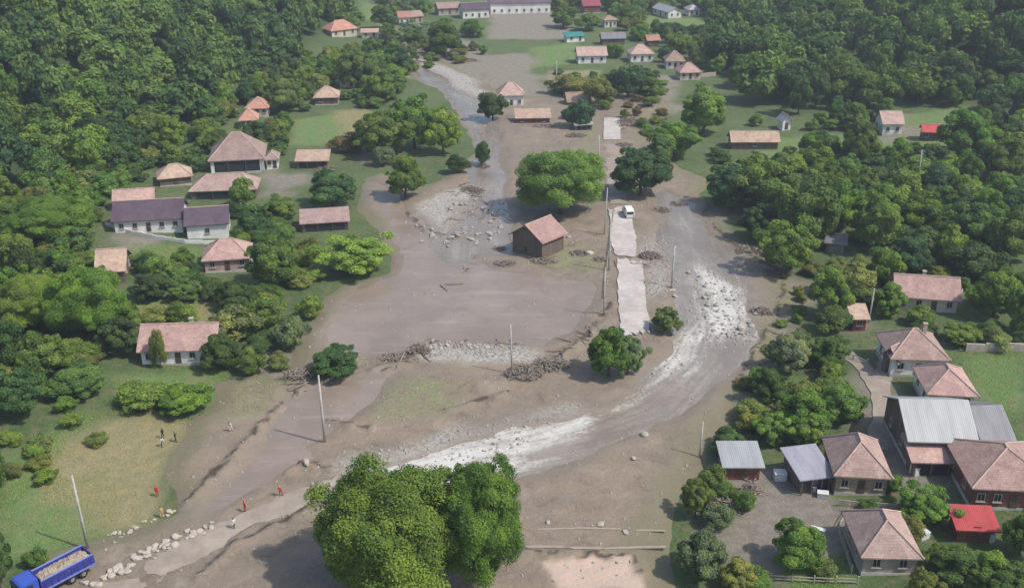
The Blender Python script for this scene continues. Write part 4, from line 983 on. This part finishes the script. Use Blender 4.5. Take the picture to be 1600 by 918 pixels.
# ------------------------------------------------------------ trees
def crown_mesh(name, seed, leaves, lobes, size, shape='round', low=.06):
    """crown of a tree 10 m wide and 10 m high: many leaf clumps on uneven lobes, gaps between them"""
    r = np.random.default_rng(seed); cs = []; rs = []
    while len(cs) < lobes:
        d = r.normal(size=3); d /= np.linalg.norm(d)
        if d[2] < -.8: continue
        q = r.uniform(.5, .86) if r.random() < .8 else r.uniform(.1, .55)
        wob = 1 + .13*math.sin(3*math.atan2(d[1], d[0])+seed) + .06*math.sin(5*d[2]*3+seed*2)
        c = d*q*wob*np.array([4.7, 4.7, 4.5])
        if shape == 'tall': c *= np.array([.92, .92, 1.0]); c[0:2] *= 1-.35*max(0, c[2])/5
        if shape == 'ragged': c += r.normal(size=3)*.7
        cs.append(c); rs.append(r.uniform(.45, 1.35)*(2.6 if lobes < 40 else 2.0 if lobes < 70 else 1.3)*.66)
    cs = np.array(cs); rs = np.array(rs); w = rs**2; idx = r.choice(lobes, leaves, p=w/w.sum())
    d = r.normal(size=(leaves, 3)); out = cs[idx]/(np.linalg.norm(cs[idx], axis=1)[:,None]+.5); d = d + out*.9 + np.array([0,0,.45]); d /= np.linalg.norm(d, axis=1)[:,None]
    rr = rs[idx]*np.where(r.random(leaves) < .8, r.uniform(.68, 1.22, leaves), r.uniform(.3, .85, leaves))
    p = cs[idx] + d*rr[:,None]*np.array([1,1,.85]); n = d*.8 + out*.25 + r.normal(size=(leaves,3))*.46 + np.array([0,0,.15]); n /= np.linalg.norm(n, axis=1)[:,None]
    a = np.cross(n, r.normal(size=(leaves,3))); a /= np.linalg.norm(a, axis=1)[:,None]; b = np.cross(n, a)
    s = size*r.uniform(.55, 1.35, leaves)[:,None]; bend = n*s*.25
    V = np.stack([p-a*s, p-b*s*.6-bend*.3, p+a*s, p+b*s*.6-bend*.3], 1); V[:,:,2] += 4.9; V[:,:,2] = np.maximum(V[:,:,2], low)
    ltone = r.uniform(-.2, .2, lobes); tone = np.clip(.46 + ltone[idx] + r.normal(size=leaves)*(.10 if lobes > 200 else .16), 0, 1)
    return V.reshape(-1, 3), tone
def leafmesh(name, V, tone):
    n = len(tone); me = bpy.data.meshes.new(name); me.vertices.add(4*n); me.vertices.foreach_set('co', V.astype(np.float32).ravel())
    me.loops.add(4*n); me.loops.foreach_set('vertex_index', np.arange(4*n, dtype=np.int32)); me.polygons.add(n)
    me.polygons.foreach_set('loop_start', np.arange(n, dtype=np.int32)*4); me.polygons.foreach_set('loop_total', np.full(n, 4, np.int32)); me.update(calc_edges=True)
    at_ = me.attributes.new('tone', 'FLOAT', 'FACE'); at_.data.foreach_set('value', tone.astype(np.float32)); me.materials.append(M['leaf']); return me
def trunk_mesh(seed, limbs=7):
    r = random.Random(seed); m = MB(); m.tube([(0,0,-.6),(.05,0,.6),(r.uniform(-.2,.2),r.uniform(-.2,.2),2.2),(r.uniform(-.3,.3),r.uniform(-.3,.3),4.4),(0,0,7.2)], [.42,.34,.27,.19,.05], 8)
    for i in range(limbs):
        a = i*2.4+r.random(); z = r.uniform(1.3,4.2); q = r.uniform(2.2,3.6); m.tube([(0,0,z),(math.cos(a)*q*.5,math.sin(a)*q*.5,z+1.0),(math.cos(a)*q,math.sin(a)*q,z+r.uniform(1.6,3.2))], [.15,.1,.035], 5)
    o = m.build('trunk', M['bark'], None, True); me = o.data; bpy.data.objects.remove(o); return me
LIB = {}
for kind, n, leaves, lobes, size in (('hero', 3, 190000, 230, .085), ('mid', 5, 34000, 90, .18), ('far', 6, 9500, 46, .31), ('bush', 4, 11000, 38, .28)):
    LIB[kind] = [leafmesh('crown', *crown_mesh(kind, 100*i+len(kind)*7, leaves, lobes, size, ('round','tall' if kind != 'hero' else 'round','ragged' if kind != 'hero' else 'round')[i % 3])) for i in range(n)]
TR = [trunk_mesh(i) for i in range(4)]
TONE = {'bright': (.135,.218,.056), 'green': (.108,.185,.046), 'mid': (.088,.150,.048), 'dark': (.056,.104,.042), 'teal': (.060,.112,.058), 'olive': (.140,.178,.065), 'grey': (.125,.175,.105), 'yellow': (.17,.18,.07), 'brown': (.15,.13,.08)}
def put_tree(x, y, w_, h_, tone, kind, label, group=None, name='tree', cat='tree', sink=.0):
    z = surf(x, y) if y < 450 and g1(x, y) < .6 else g1(x, y)
    R = empty(name, (x, y, z-sink), 0, label, cat, group)
    c = mesh_obj('foliage' if name == 'shrub' else 'crown', random.choice(LIB[kind]), R); c.scale = (w_/10*random.uniform(.95,1.08), w_/10*random.uniform(.95,1.08), h_/10); c.rotation_euler = (0, 0, random.uniform(0, 6.28))
    t = TONE[tone]; j = random.uniform(.86, 1.14) if kind != 'hero' else 1.0; c.color = (t[0]*j*random.uniform(.88,1.14), t[1]*j, t[2]*j*random.uniform(.85,1.15), 1)
    k = mesh_obj('stem' if name == 'shrub' else 'trunk', random.choice(TR), R); k.scale = (w_/13, w_/13, h_/10*.95); k.rotation_euler = (0, 0, random.uniform(0, 6.28))
    return R
HAND = []
def T(cx, yt, yb, w, tone, label, kind=None, name='tree', group=None, cat=None):
    """a tree whose crown fills this outline in the photograph"""
    s = ppm(cx, min(yb, 905)); p = at(cx, yb); W = w*1.04/s; el = math.atan2(CAM_H-p.z, p.y)
    hp = (yb-yt)/s; h = max((hp - W*math.sin(el)*.62)/math.cos(el), W*.42); r = W*.5*.55
    y = p.y + r; x = p.x*(y/p.y)
    kind = kind or ('hero' if w > 120 else 'mid' if w > 62 else 'far')
    if name == 'shrub' and kind == 'far': kind = 'bush'
    HAND.append((x, y, W/2)); put_tree(x, y, W, h, tone, kind, label, group, name, cat or name)
# foreground
T(622,706,980,242,'green','huge round tree at the bottom edge of the picture, left half of the big pair','hero')
T(754,706,945,150,'green','slightly smaller tree merging into the right side of the huge foreground tree','hero')
T(875,212,350,138,'bright','big round bright green tree beside the upper road above the lone barn','hero')
T(1000,213,318,108,'teal','dark bluish tree right of the upper road behind the white van','mid')
T(950,498,604,92,'green','leafy bush tree at the near end of the road slab','mid')
T(980,520,598,55,'grey','grey leaved mud splashed shrub on the right of the bush at the road end','mid','shrub')
T(1040,474,528,58,'olive','low round yellowish bush between road slab and rapids','mid','shrub')
T(524,546,600,98,'dark','dark round bush stranded left of the gravel bar','mid','shrub')
T(556,353,436,112,'bright','bright green bushy tree on the left shore of the flood water','mid')
T(634,236,318,66,'green','green tree at the mouth of the small inlet','mid')
T(715,242,274,34,'dark','small dark bush on the upper gravel','far','shrub'); T(754,220,262,24,'dark','narrow dark bush standing in the upper stream','far','shrub')
T(598,164,250,84,'mid','left tree of the dense clump above the inlet','mid'); T(648,138,240,92,'green','middle tree of the dense clump above the inlet','mid'); T(693,156,246,64,'bright','right tree of the dense clump above the inlet','mid')
T(770,138,192,46,'teal','dark tree touching the left wall of the pyramid roofed house','far')
T(905,150,206,52,'teal','dark tree around the broken grey shed','far')
T(695,28,92,66,'mid','tree at the head of the upper stream','mid'); T(645,30,60,44,'grey','pale grey green tree left of the stream head','far')
T(980,92,158,62,'teal','dark bluish tree below the pink roofed houses of the far village','far'); T(1015,120,158,40,'mid','small tree right of the dark bluish tree in the far village','far')
T(893,112,152,60,'olive','olive bush clump on the far meadow edge','far','shrub'); T(935,120,170,40,'olive','olive bush beside the dark bluish tree','far','shrub')
T(1098,122,216,96,'bright','tall bright green tree at the mouth of the right side valley','mid'); T(1052,178,252,74,'green','green tree right of the wreckage at the upper road','mid'); T(1030,205,262,50,'mid','small tree between dark bluish tree and side valley tree','far')
T(1140,238,335,98,'teal','dark tree leaning over the river, first on the right bank','mid'); T(1198,232,345,104,'mid','second tree along the right bank, behind the dark leaning one','mid')
T(1255,250,398,108,'mid','broad tree in the middle of the right bank row','mid'); T(1225,330,438,86,'green','tree at the water side of the right bank row','mid'); T(1188,300,384,76,'teal','dark tree overhanging the river shadow','mid')
T(1308,266,372,88,'green','tree behind the grey roofed hut','mid'); T(1290,398,505,78,'bright','bright tree at the lower end of the right bank row','mid'); T(1338,176,266,68,'mid','rounded tree left of the white meadow cottage','mid')
T(1366,286,402,92,'green','pale green tree in the centre of the right hand grove','mid'); T(1428,282,372,84,'green','tree in the grove below the red roofed cabin','mid'); T(1500,156,262,92,'green','large tree right of the red roofed cabin','mid')
T(1560,200,292,92,'mid','tree on the right slope foot near the picture edge','mid'); T(1508,296,402,104,'mid','wide tree behind the long rose tiled house','mid'); T(1574,300,424,92,'mid','tree right of the wide tree behind the long rose tiled house','mid')
T(1414,356,436,82,'teal','dark tree left behind the long rose tiled house','mid'); T(1550,400,505,92,'green','tree at the right end of the long rose tiled house','mid'); T(1594,430,530,72,'mid','tree at the right picture edge above the stone wall','mid')
T(1500,496,545,74,'green','low tree in front of the stone wall','mid'); T(1440,470,512,50,'green','small tree in front of the long rose tiled house','far'); T(1385,430,500,62,'green','tree left of the long rose tiled house front','mid')
T(1340,400,465,60,'olive','olive tree uphill of the tiny tan roofed shed','far'); T(1300,470,525,60,'mid','dark tree below the tiny tan roofed shed','far')
T(1228,500,592,82,'grey','grey green willowy bush on top of the right river bank','mid','shrub'); T(1196,560,640,66,'dark','dark bush overhanging the right river bank','mid','shrub'); T(1290,508,582,78,'mid','rounded bush beside the shadowed lane','mid','shrub')
T(1250,590,694,100,'green','large bush in the hedge mass above the lilac roofed shed','mid','shrub'); T(1312,584,668,88,'bright','bright bush in the hedge mass next to the lane','mid','shrub'); T(1205,632,700,62,'bright','bright bush at the river side of the hedge mass','mid','shrub')
T(1262,640,712,70,'green','bush just above the roof with the lilac lean-to','mid','shrub'); T(1135,660,716,66,'dark','dark bush behind the small metal roofed shed','mid','shrub')
T(1085,740,815,46,'olive','ragged olive bush at the yard edge by the mud','mid','shrub'); T(1112,720,770,40,'mid','small bush under the slim bank pole','far','shrub')
T(1092,812,918,92,'grey','pale silvery willow at the right end of the low foreground wall','mid'); T(1240,796,902,94,'green','round orchard tree in the lower right yard','mid')
T(1440,750,826,82,'green','green tree between the two lower right farmhouses','mid'); T(1500,836,930,110,'mid','dark green tree at the bottom edge below the red shed','mid'); T(1588,780,880,76,'mid','tree at the right edge beside the red shed','mid'); T(1572,870,960,90,'mid','tree in the lower right corner of the picture','mid')
T(1440,880,960,64,'olive','small olive tree at the bottom edge beside the square brown roofed house','mid')
# left side
T(70,404,530,130,'bright','broad bright green tree low in the left grove','hero'); T(150,392,545,124,'bright','tall bright green tree in front of the tan gable roofed barn','hero'); T(200,455,530,60,'green','tree at the right edge of the left grove','mid')
T(30,556,664,96,'dark','dark tree standing on the left picture edge above the grass slope','mid'); T(126,552,628,112,'mid','olive green rounded tree above the dry grass slope','mid'); T(190,478,562,72,'dark','dark tree left of the long rose roofed house','mid'); T(70,500,600,90,'mid','tree between the bright grove and the dark edge tree','mid')
T(88,284,392,140,'green','wide tree left of the long white house','hero'); T(15,400,500,70,'green','tree at the left picture edge beside the grove','mid'); T(125,345,400,60,'mid','tree below the left gable of the long white house','far')
T(240,414,476,72,'dark','dark shrub mass below the left village lawn, left part','mid','shrub'); T(292,424,478,62,'mid','dark shrub mass below the left village lawn, right part','mid','shrub')
T(432,348,462,100,'mid','dark green tree right of the rose hip roofed house','mid'); T(370,428,496,74,'dark','dark tree in front of the rose hip roofed house','mid'); T(486,452,502,44,'green','small tree on the flood shore','far'); T(420,456,516,58,'green','tree uphill of the grey green shrub','far')
T(455,486,552,50,'grey','grey green shrub on the flood shore','far','shrub'); T(350,506,586,74,'dark','dark tree hiding the right end of the long rose roofed house','mid'); T(252,512,578,24,'olive','narrow conifer like bush in front of the long rose roofed house','far','shrub')
T(225,590,645,80,'bright','low bright hedge bush on the grass slope, left','bush','shrub'); T(292,582,654,96,'bright','low bright hedge bush on the grass slope, right','mid','shrub')
T(520,252,332,92,'teal','dark bluish tree behind the long low brown shed','mid'); T(440,296,352,72,'mid','tree behind the rose hip roofed house, uphill','mid'); T(403,184,232,44,'dark','round dark tree between the orange roofs and the pyramid roofed house','far')
T(560,60,140,72,'mid','tree below the bright orange red roofed house','mid'); T(595,100,165,60,'green','tree at the foot of the upper left slope by the stream','mid'); T(445,110,180,70,'mid','tree uphill of the tan hip roofed cottage','mid')
T(270,170,245,60,'bright','light green tree above the tan barn','mid'); T(325,180,212,50,'mid','tree left of the orange roofs','far'); T(0,690,790,40,'mid','shrub at the left edge of the grass slope','far','shrub')
T(5,820,935,60,'dark','dark tree at the left edge behind the truck','mid'); T(60,850,890,34,'mid','small shrub just behind the truck cab','far','shrub')
T(380,270,330,40,'green','small tree on the grass beside the wide brown barn','far'); T(395,545,590,40,'mid','small bush at the corner of the mud field','far','shrub'); T(545,205,240,50,'brown','withered brown bush by the straw coloured shed','far','shrub'); T(600,225,262,34,'grey','grey bush above the inlet','far','shrub')
T(880,8,46,44,'mid','tree in front of the far crimson roofed house','far'); T(920,18,50,40,'mid','tree left of the small pale far house','far'); T(985,5,42,56,'mid','tree between the far houses at the top edge','far'); T(600,5,48,40,'mid','tree at the far upper left meadow','far'); T(1060,45,85,50,'green','tree above the tan pyramid roofed house','far')
T(740,28,60,40,'green','tree below the plum roofed house with white wall','far'); T(960,65,92,30,'green','bush between the two pink roofed far houses','far','shrub')
T(1462,842,902,52,'mid','bushy tree between white crate and red shed in the lower right','mid'); T(1535,846,935,84,'green','fresh green tree directly below the red shed','mid')
T(1355,776,800,30,'mid','low bush between the two hip roofed houses of the lower right','far','shrub'); T(1420,800,850,40,'olive','olive bush at the right wall of the square brown roofed house','far','shrub'); T(1150,860,930,70,'olive','olive tree right of the silvery willow at the bottom edge','mid')
T(1330,700,735,34,'green','small bush behind the ridge of the house with lilac lean-to','far','shrub'); T(1120,780,830,46,'grey','grey green shrub between silvery willow and metal roofed shed','far','shrub')
for q in ((1095,850,905,50,'grey','pale leafy bush at the right end of the mud below the yard','shrub'),(1180,880,925,56,'mid','green bush on the lower fence of the yard, left part','shrub'),(1285,868,905,36,'olive','olive bush on the lower fence of the yard, right part','shrub'),(1390,735,775,30,'green','green bush at the right wall of the tan board house','shrub'),(1425,690,722,24,'mid','small dark bush at the left corner of the dusky rose outbuilding','shrub'),(1150,760,785,30,'mid','low bush in front of the small metal roofed shed','shrub')):
    T(*q[:6], kind='far', name='shrub')
# scattered growth, each tree a thing of its own
def free(px, py, hpx, wpx, x, y):
    for (x0, y0, x1, y1, hy) in KEEPOUT:
        if y < hy+4 and px+wpx*.45 > x0 and px-wpx*.45 < x1 and py-hpx < y1 and py > y0: return False
        if x0-4 < px < x1+4 and y0 < py < y1+2 and abs(y-hy) < 9: return False
    return True
LAND = [(1380,830,'square brown roofed house'),(1345,715,'house with lilac lean-to'),(1465,660,'silver roofed barn'),(1560,725,'wide rose roofed house'),(1530,812,'red roofed shed'),(1440,540,'tall pink hip roofed house'),(1490,595,'pale rose house by the barn'),
 (1345,487,'tiny tan roofed shed'),(1450,445,'long rose tiled gable house'),(1162,718,'small metal roofed shed'),(1180,212,'long tan roofed barn'),(1395,190,'white meadow cottage'),(1455,200,'red roofed cabin'),(1306,380,'grey roofed hut'),(925,80,'pink gabled far house'),
 (1005,78,'pink hip roofed far house'),(960,55,'dark grey roofed far barn'),(1056,90,'tan pyramid roofed house'),(1080,108,'rose pyramid roofed house'),(900,55,'turquoise roofed shed'),(812,8,'long white far building'),(740,15,'plum roofed far house'),(640,28,'orange red roofed white house'),
 (538,38,'bright orange red roofed house'),(800,145,'pyramid roofed house in mid valley'),(230,335,'long white house'),(325,345,'plum roofed end wing'),(272,265,'tan hip roofed barn'),(348,283,'wide brown barn'),(370,232,'brown pyramid roofed veranda house'),(395,172,'orange pink roofed houses'),
 (487,243,'straw coloured shed'),(510,140,'tan hip roofed cottage'),(507,340,'long low brown shed'),(353,390,'rose hip roofed left house'),(173,408,'tan gable roofed barn'),(275,525,'long rose roofed left house'),(500,205,'bright green field'),(1560,610,'right hand meadow'),(1390,620,'shadowed farm lane'),(1300,640,'hedge mass'),(1190,500,'torn river bank'),(90,700,'grass slope'),(1235,850,'round orchard tree'),(400,570,'rubbly strip'),(1200,280,'row of right bank trees'),(1480,270,'right slope foot'),(100,480,'left grove'),(560,130,'upper left stream side')]
ORD = ['nearest','second','third','fourth','fifth','sixth','seventh','eighth','ninth','tenth','eleventh','twelfth']
CNT = {}
def relabel(px, py, tone, noun):
    d, lx, ly, nm = min((math.hypot((px-a)*.8, (py-b)*1.4), a, b, c) for a, b, c in LAND)
    dx, dy = (px-lx)*.8, (py-ly)*1.4
    rel = ('to the right of' if dx > 0 else 'to the left of') if abs(dx) > abs(dy) else ('below' if dy > 0 else 'above')
    k = CNT.get((nm, rel, noun), 0); CNT[(nm, rel, noun)] = k+1
    tw = {'mid':'mid green','bright':'bright green','green':'fresh green','dark':'dark green','teal':'bluish green','olive':'olive','grey':'grey green','brown':'brown withered','yellow':'yellowish'}[tone]
    t = f"{tw} {noun}, {ORD[min(k,11)]} {rel} the {nm}"
    return t if len(t.split()) <= 16 else f"{noun}, {ORD[min(k,11)]} {rel} the {nm}"
def scatter(area, spacing, wr, hr, tones, label, group, clear=(), seed=1, name='tree', kind='far', maxn=300, handgap=.75, own=None, mudok=False):
    r = random.Random(seed); W = [at(*p) for p in area]; x0 = min(p.x for p in W); x1 = max(p.x for p in W); y0 = min(p.y for p in W); y1 = max(p.y for p in W); pts = []
    ny = int((y1-y0)/spacing)+1; nx = int((x1-x0)/spacing)+1
    for j in range(ny):
        for i in range(nx):
            x = x0+(i+.5*(j % 2)+r.uniform(-.38,.38))*spacing; y = y0+(j+r.uniform(-.38,.38))*spacing; z = g1(x, y); px, py, s = proj(x, y, z)
            if not inpoly(area, px, py) or any(inpoly(c, px, py) for c in clear): continue
            W_ = r.uniform(*wr); h_ = r.uniform(*hr)
            if not free(px, py, h_*s*.92, W_*s, x, y): continue
            if any(math.hypot(x-a, y-b) < (q+W_/2)*handgap for a, b, q in HAND): continue
            if not mudok and y < 470 and mudrel(np.array([x]), np.array([y]))[0] > -.15: continue
            pts.append((y, x, W_, h_))
    pts.sort(); out = pts[:maxn]
    sel = sorted(out, key=lambda q: proj(q[1], q[0], g1(q[1], q[0]))[1]) if not own else out
    for y, x, W_, h_ in sel:
        tn = r.choice(tones); px, py, s = proj(x, y, g1(x, y)); put_tree(x, y, W_, h_, tn, kind, relabel(px, py, tn, own) if own else label, group, name, name)
    print('SCATTER', group, len(pts)); return pts[maxn:]
CLR = [[(190,370),(325,380),(335,415),(210,412)],[(445,185),(578,168),(578,232),(445,230)],[(760,60),(945,56),(945,120),(770,118)],[(1170,205),(1330,205),(1330,235),(1170,245)],[(1400,180),(1470,165),(1560,185),(1480,235),(1400,240)],[(1500,540),(1600,540),(1600,690),(1570,660),(1500,600)],
       [(1330,540),(1400,560),(1420,720),(1300,700),(1360,660)],[(0,660),(140,630),(240,640),(420,600),(300,800),(0,900)],[(1100,760),(1320,740),(1320,918),(1160,918)],[(195,468),(330,468),(330,502),(195,500)],[(740,20),(900,20),(900,60),(740,60)],[(1130,180),(1140,250),(1180,260),(1190,200)],[(400,255),(500,255),(500,305),(400,305)]]
far_l = scatter([(-60,330),(-60,-60),(520,-60),(560,50),(520,100),(430,120),(330,180),(240,250),(150,290),(60,300)], 10.6, (8.5,16), (8,18), ['mid','green','dark','mid','teal','bright','dark','green'], 'broadleaf tree of the closed wood covering the left valley side', 'trees of the left hillside wood', CLR, 3, maxn=18)
far_r = scatter([(1080,-60),(1660,-60),(1660,215),(1560,190),(1480,170),(1420,165),(1340,175),(1250,180),(1200,180),(1130,115),(1100,60)], 10.6, (8.5,16), (8,18), ['mid','green','dark','teal','mid','teal','dark','green'], 'broadleaf tree of the closed wood covering the right valley side', 'trees of the right hillside wood', CLR, 4, maxn=18)
scatter([(0,290),(160,270),(300,200),(420,110),(520,90),(600,70),(640,110),(620,160),(560,175),(450,190),(440,260),(400,340),(500,330),(500,440),(440,500),(420,560),(330,600),(190,570),(0,620)], 8.0, (6,9.5), (5,8.5), ['mid','green','bright','dark','green','olive'], 'garden or orchard tree among the houses of the left village', 'village trees on the left', CLR, 5, own='garden tree')
scatter([(1120,190),(1250,200),(1340,180),(1600,200),(1600,560),(1500,560),(1390,500),(1330,540),(1280,500),(1240,430),(1150,340),(1110,260)], 8.0, (6.5,10), (6,9), ['mid','green','bright','dark','teal','green'], 'garden or orchard tree in the grove on the right bank', 'grove trees on the right', CLR, 6, own='grove tree')
scatter([(1200,540),(1330,560),(1370,660),(1300,700),(1160,700),(1150,640)], 4.6, (3.5,6), (2.6,4.2), ['green','bright','mid','olive'], 'leafy shrub of the thicket on the right bank', 'shrubs of the right bank thicket', (), 7, 'shrub', 'bush', own='thicket shrub')
scatter([(1300,750),(1390,760),(1500,740),(1600,770),(1600,918),(1440,918),(1400,830),(1300,800)], 4.6, (4,6), (3,4.5), ['green','mid','olive'], 'garden shrub among the lower right farm buildings', 'shrubs of the lower right gardens', (), 8, 'shrub', 'bush', own='garden shrub')
scatter([(600,0),(700,20),(760,45),(700,70),(640,100),(600,60)], 8, (6,9), (5,8), ['mid','grey','green'], 'riverside tree below the far village', 'far riverside trees', CLR, 9, own='riverside tree')
scatter([(860,0),(1100,0),(1130,120),(1060,130),(1000,140),(940,110),(900,60),(870,40)], 8.5, (6,9), (5,8), ['mid','green','teal','olive'], 'garden tree among the houses of the far village', 'garden trees of the far village', CLR, 10, own='far village tree')
scatter([(0,620),(120,630),(170,690),(80,760),(0,790)], 5, (2.5,4), (1.4,2.4), ['olive','green','bright'], 'low shrub on the overgrown upper part of the grass slope', 'low shrubs on the grass slope', (), 12, 'shrub', 'bush', own='low shrub')
scatter([(1075,690),(1125,690),(1130,760),(1180,760),(1180,800),(1120,815),(1060,830)], 3.4, (2.2,4), (1.5,2.8), ['olive','green','grey','mid'], '', 'shrubs beside the lower right yard', (), 17, 'shrub', 'bush', own='yard edge shrub', handgap=.4)
scatter([(400,540),(450,540),(470,590),(360,600),(340,600)], 4, (2.2,3.6), (1.5,2.4), ['mid','olive','grey'], 'small shrub on the rubbly strip between left village and mud', 'shrubs on the rubbly strip', (), 13, 'shrub', 'bush', own='small shrub')
scatter([(1190,440),(1280,470),(1260,560),(1180,650),(1120,740),(1070,820),(1060,770),(1130,700)], 4.2, (1.6,3.2), (1,2), ['olive','grey','green','brown'], 'ragged low shrub on the torn right river bank', 'shrubs on the torn river bank', (), 14, 'shrub', 'bush', own='ragged shrub')
rest_l = scatter([(0,290),(160,270),(300,200),(420,110),(520,90),(600,70),(640,110),(620,160),(560,175),(450,190),(440,260),(400,340),(500,330),(500,440),(440,500),(420,560),(330,600),(190,570),(0,620)], 4.9, (3.8,6), (2.2,4), ['mid','green','olive','dark'], '', 'garden shrubs of the left village', CLR, 15, 'shrub', 'bush', maxn=100, own='garden shrub', handgap=.5)
rest_r = scatter([(1120,190),(1250,200),(1340,180),(1600,200),(1600,560),(1500,560),(1390,500),(1330,540),(1280,500),(1240,430),(1150,340),(1110,260)], 5.2, (3.5,6), (2.2,4), ['mid','green','olive','dark'], '', 'undergrowth shrubs of the right grove', CLR, 16, 'shrub', 'bush', maxn=85, own='undergrowth shrub', handgap=.5)
scatter([(850,105),(1060,120),(1050,175),(1010,235),(965,175),(880,200),(870,160)], 7.5, (2.5,5.5), (1.5,3.6), ['olive','grey','green','brown','mid'], '', 'mud splashed shrubs of the mid valley', (), 18, 'shrub', 'bush', own='mud splashed shrub', handgap=.4, mudok=True, maxn=40)
scatter([(610,45),(700,50),(760,85),(700,110),(630,120),(600,100)], 8, (3,6), (2,4), ['olive','grey','green','mid'], '', 'shrubs at the stream head', (), 19, 'shrub', 'bush', own='stream head shrub', handgap=.4, mudok=True, maxn=24)
# what lies further up the slopes reads as one wood
def wood(name, pts, label, seed, extra):
    r = np.random.default_rng(seed); base = [crown_mesh('w', seed*10+i, 2300, 30, .56) for i in range(4)]; VV = []; TT = []
    for (y, x, W_, h_) in list(pts)+extra:
        V, t = base[r.integers(4)]; a = r.uniform(0, 6.28); c, s = math.cos(a), math.sin(a); X = (V[:,0]*c-V[:,1]*s)*W_/10+x; Y = (V[:,0]*s+V[:,1]*c)*W_/10+y; VV.append(np.stack([X, Y, V[:,2]*h_/10+g1(x, y)], -1)); TT.append(np.clip(t+r.uniform(-.32,.32), 0, 1))
    if not VV: return
    o = mesh_obj(name, leafmesh(name, np.concatenate(VV), np.concatenate(TT))); o.color = (.078,.136,.048,1); tag(o, label, 'wood', kind='stuff')
if rest_l: wood('undergrowth', rest_l, 'bushy undergrowth between the houses of the left village', 5, [])
if rest_r: wood('undergrowth', rest_r, 'bushy undergrowth below the grove on the right bank', 6, [])
def band(x0, x1, y0, y1, sp, seed, cond):
    r = random.Random(seed); o = []
    y = y0
    while y < y1:
        x = x0
        while x < x1:
            X, Y = x+r.uniform(-4,4), y+r.uniform(-4,4)
            if cond(X, Y): o.append((Y, X, r.uniform(11,15), r.uniform(10,15)))
            x += sp
        y += sp
    return o
def out_of_view(X, Y):
    px, py, s = proj(X, Y, g1(X, Y)); return px < -60 or px > 1660 or py < -60
wood('distant_wood', far_l, 'far part of the closed wood on the left valley side', 1, band(-330,-90,200,640,14,2,lambda X, Y: out_of_view(X, Y) and np.interp(Y, LH[:,0], LH[:,1]) > X and proj(X, Y, g1(X, Y))[1] > -160 and proj(X, Y, g1(X, Y))[0] > -260))
wood('distant_wood', far_r, 'far part of the closed wood on the right valley side', 2, band(90,330,200,640,14,3,lambda X, Y: out_of_view(X, Y) and np.interp(Y, RH[:,0], RH[:,1]) < X and proj(X, Y, g1(X, Y))[1] > -160 and proj(X, Y, g1(X, Y))[0] < 1860))

# ------------------------------------------------------------ grass tufts and air
def tufts(name, label, polys, n, hr, col, seed, avoid=True):
    r = np.random.default_rng(seed); X = []; Y = []
    for P in polys:
        x0, y0 = P.min(0); x1, y1 = P.max(0); k = int(n/len(polys)); x = r.uniform(x0, x1, k*3); y = r.uniform(y0, y1, k*3); ok = sdist(P, x, y)+warp(x, y) < 0
        if avoid: ok &= mudrel(x, y) < -.05
        X.append(x[ok][:k]); Y.append(y[ok][:k])
    x = np.concatenate(X); y = np.concatenate(Y); m = len(x); z = ground(x, y)+np.maximum(mudrel(x, y), 0)-.03; h = hr*r.uniform(.4,1.3,m); a = r.uniform(0, 6.28, m); w_ = h*r.uniform(.3,.6,m)
    lx, ly = r.normal(size=m)*h*.4, r.normal(size=m)*h*.4
    V = np.stack([np.stack([x-np.cos(a)*w_*.5, y-np.sin(a)*w_*.5, z], -1), np.stack([x+np.cos(a)*w_*.5, y+np.sin(a)*w_*.5, z], -1), np.stack([x+np.cos(a)*w_*.35+lx, y+np.sin(a)*w_*.35+ly, z+h], -1), np.stack([x-np.cos(a)*w_*.35+lx, y-np.sin(a)*w_*.35+ly, z+h], -1)], 1)
    o = mesh_obj(name, leafmesh(name, V.reshape(-1,3), np.clip(.5+r.normal(size=m)*.2, 0, 1))); o.color = (*col, 1); return tag(o, label, 'grass', kind='stuff')
tufts('grass', 'green grass and weeds of lawns and slopes', LAWN, 60000, .16, (.17,.26,.085), 1)
tufts('dry_grass', 'dry yellow grass on the slope and field edges', DRY, 24000, .15, (.29,.265,.13), 2)
tufts('bank_weeds', 'thin weeds poking out of the mud', GREEN, 6000, .16, (.20,.24,.11), 3, False)

# ------------------------------------------------------------ haze
mz = bpy.data.materials.new('valley air'); mz.use_nodes = True; nt = mz.node_tree; nt.nodes.remove(nt.nodes['Principled BSDF'])
pv = nt.nodes.new('ShaderNodeVolumePrincipled'); pv.inputs['Density'].default_value = .00027; pv.inputs['Color'].default_value = (.86,.92,1,1); pv.inputs['Anisotropy'].default_value = .2
nt.links.new(pv.outputs[0], nt.nodes['Material Output'].inputs['Volume'])
m = MB(); m.box((0, 2050, 119), (5040, 4960, 240)); o = m.build('haze', mz); tag(o, 'thin pale haze filling the valley air', 'haze', kind='stuff'); print('HAZE')

from collections import Counter
print('CATS', Counter(o.get('category') for o in bpy.data.objects if o.get('category')).most_common(4))
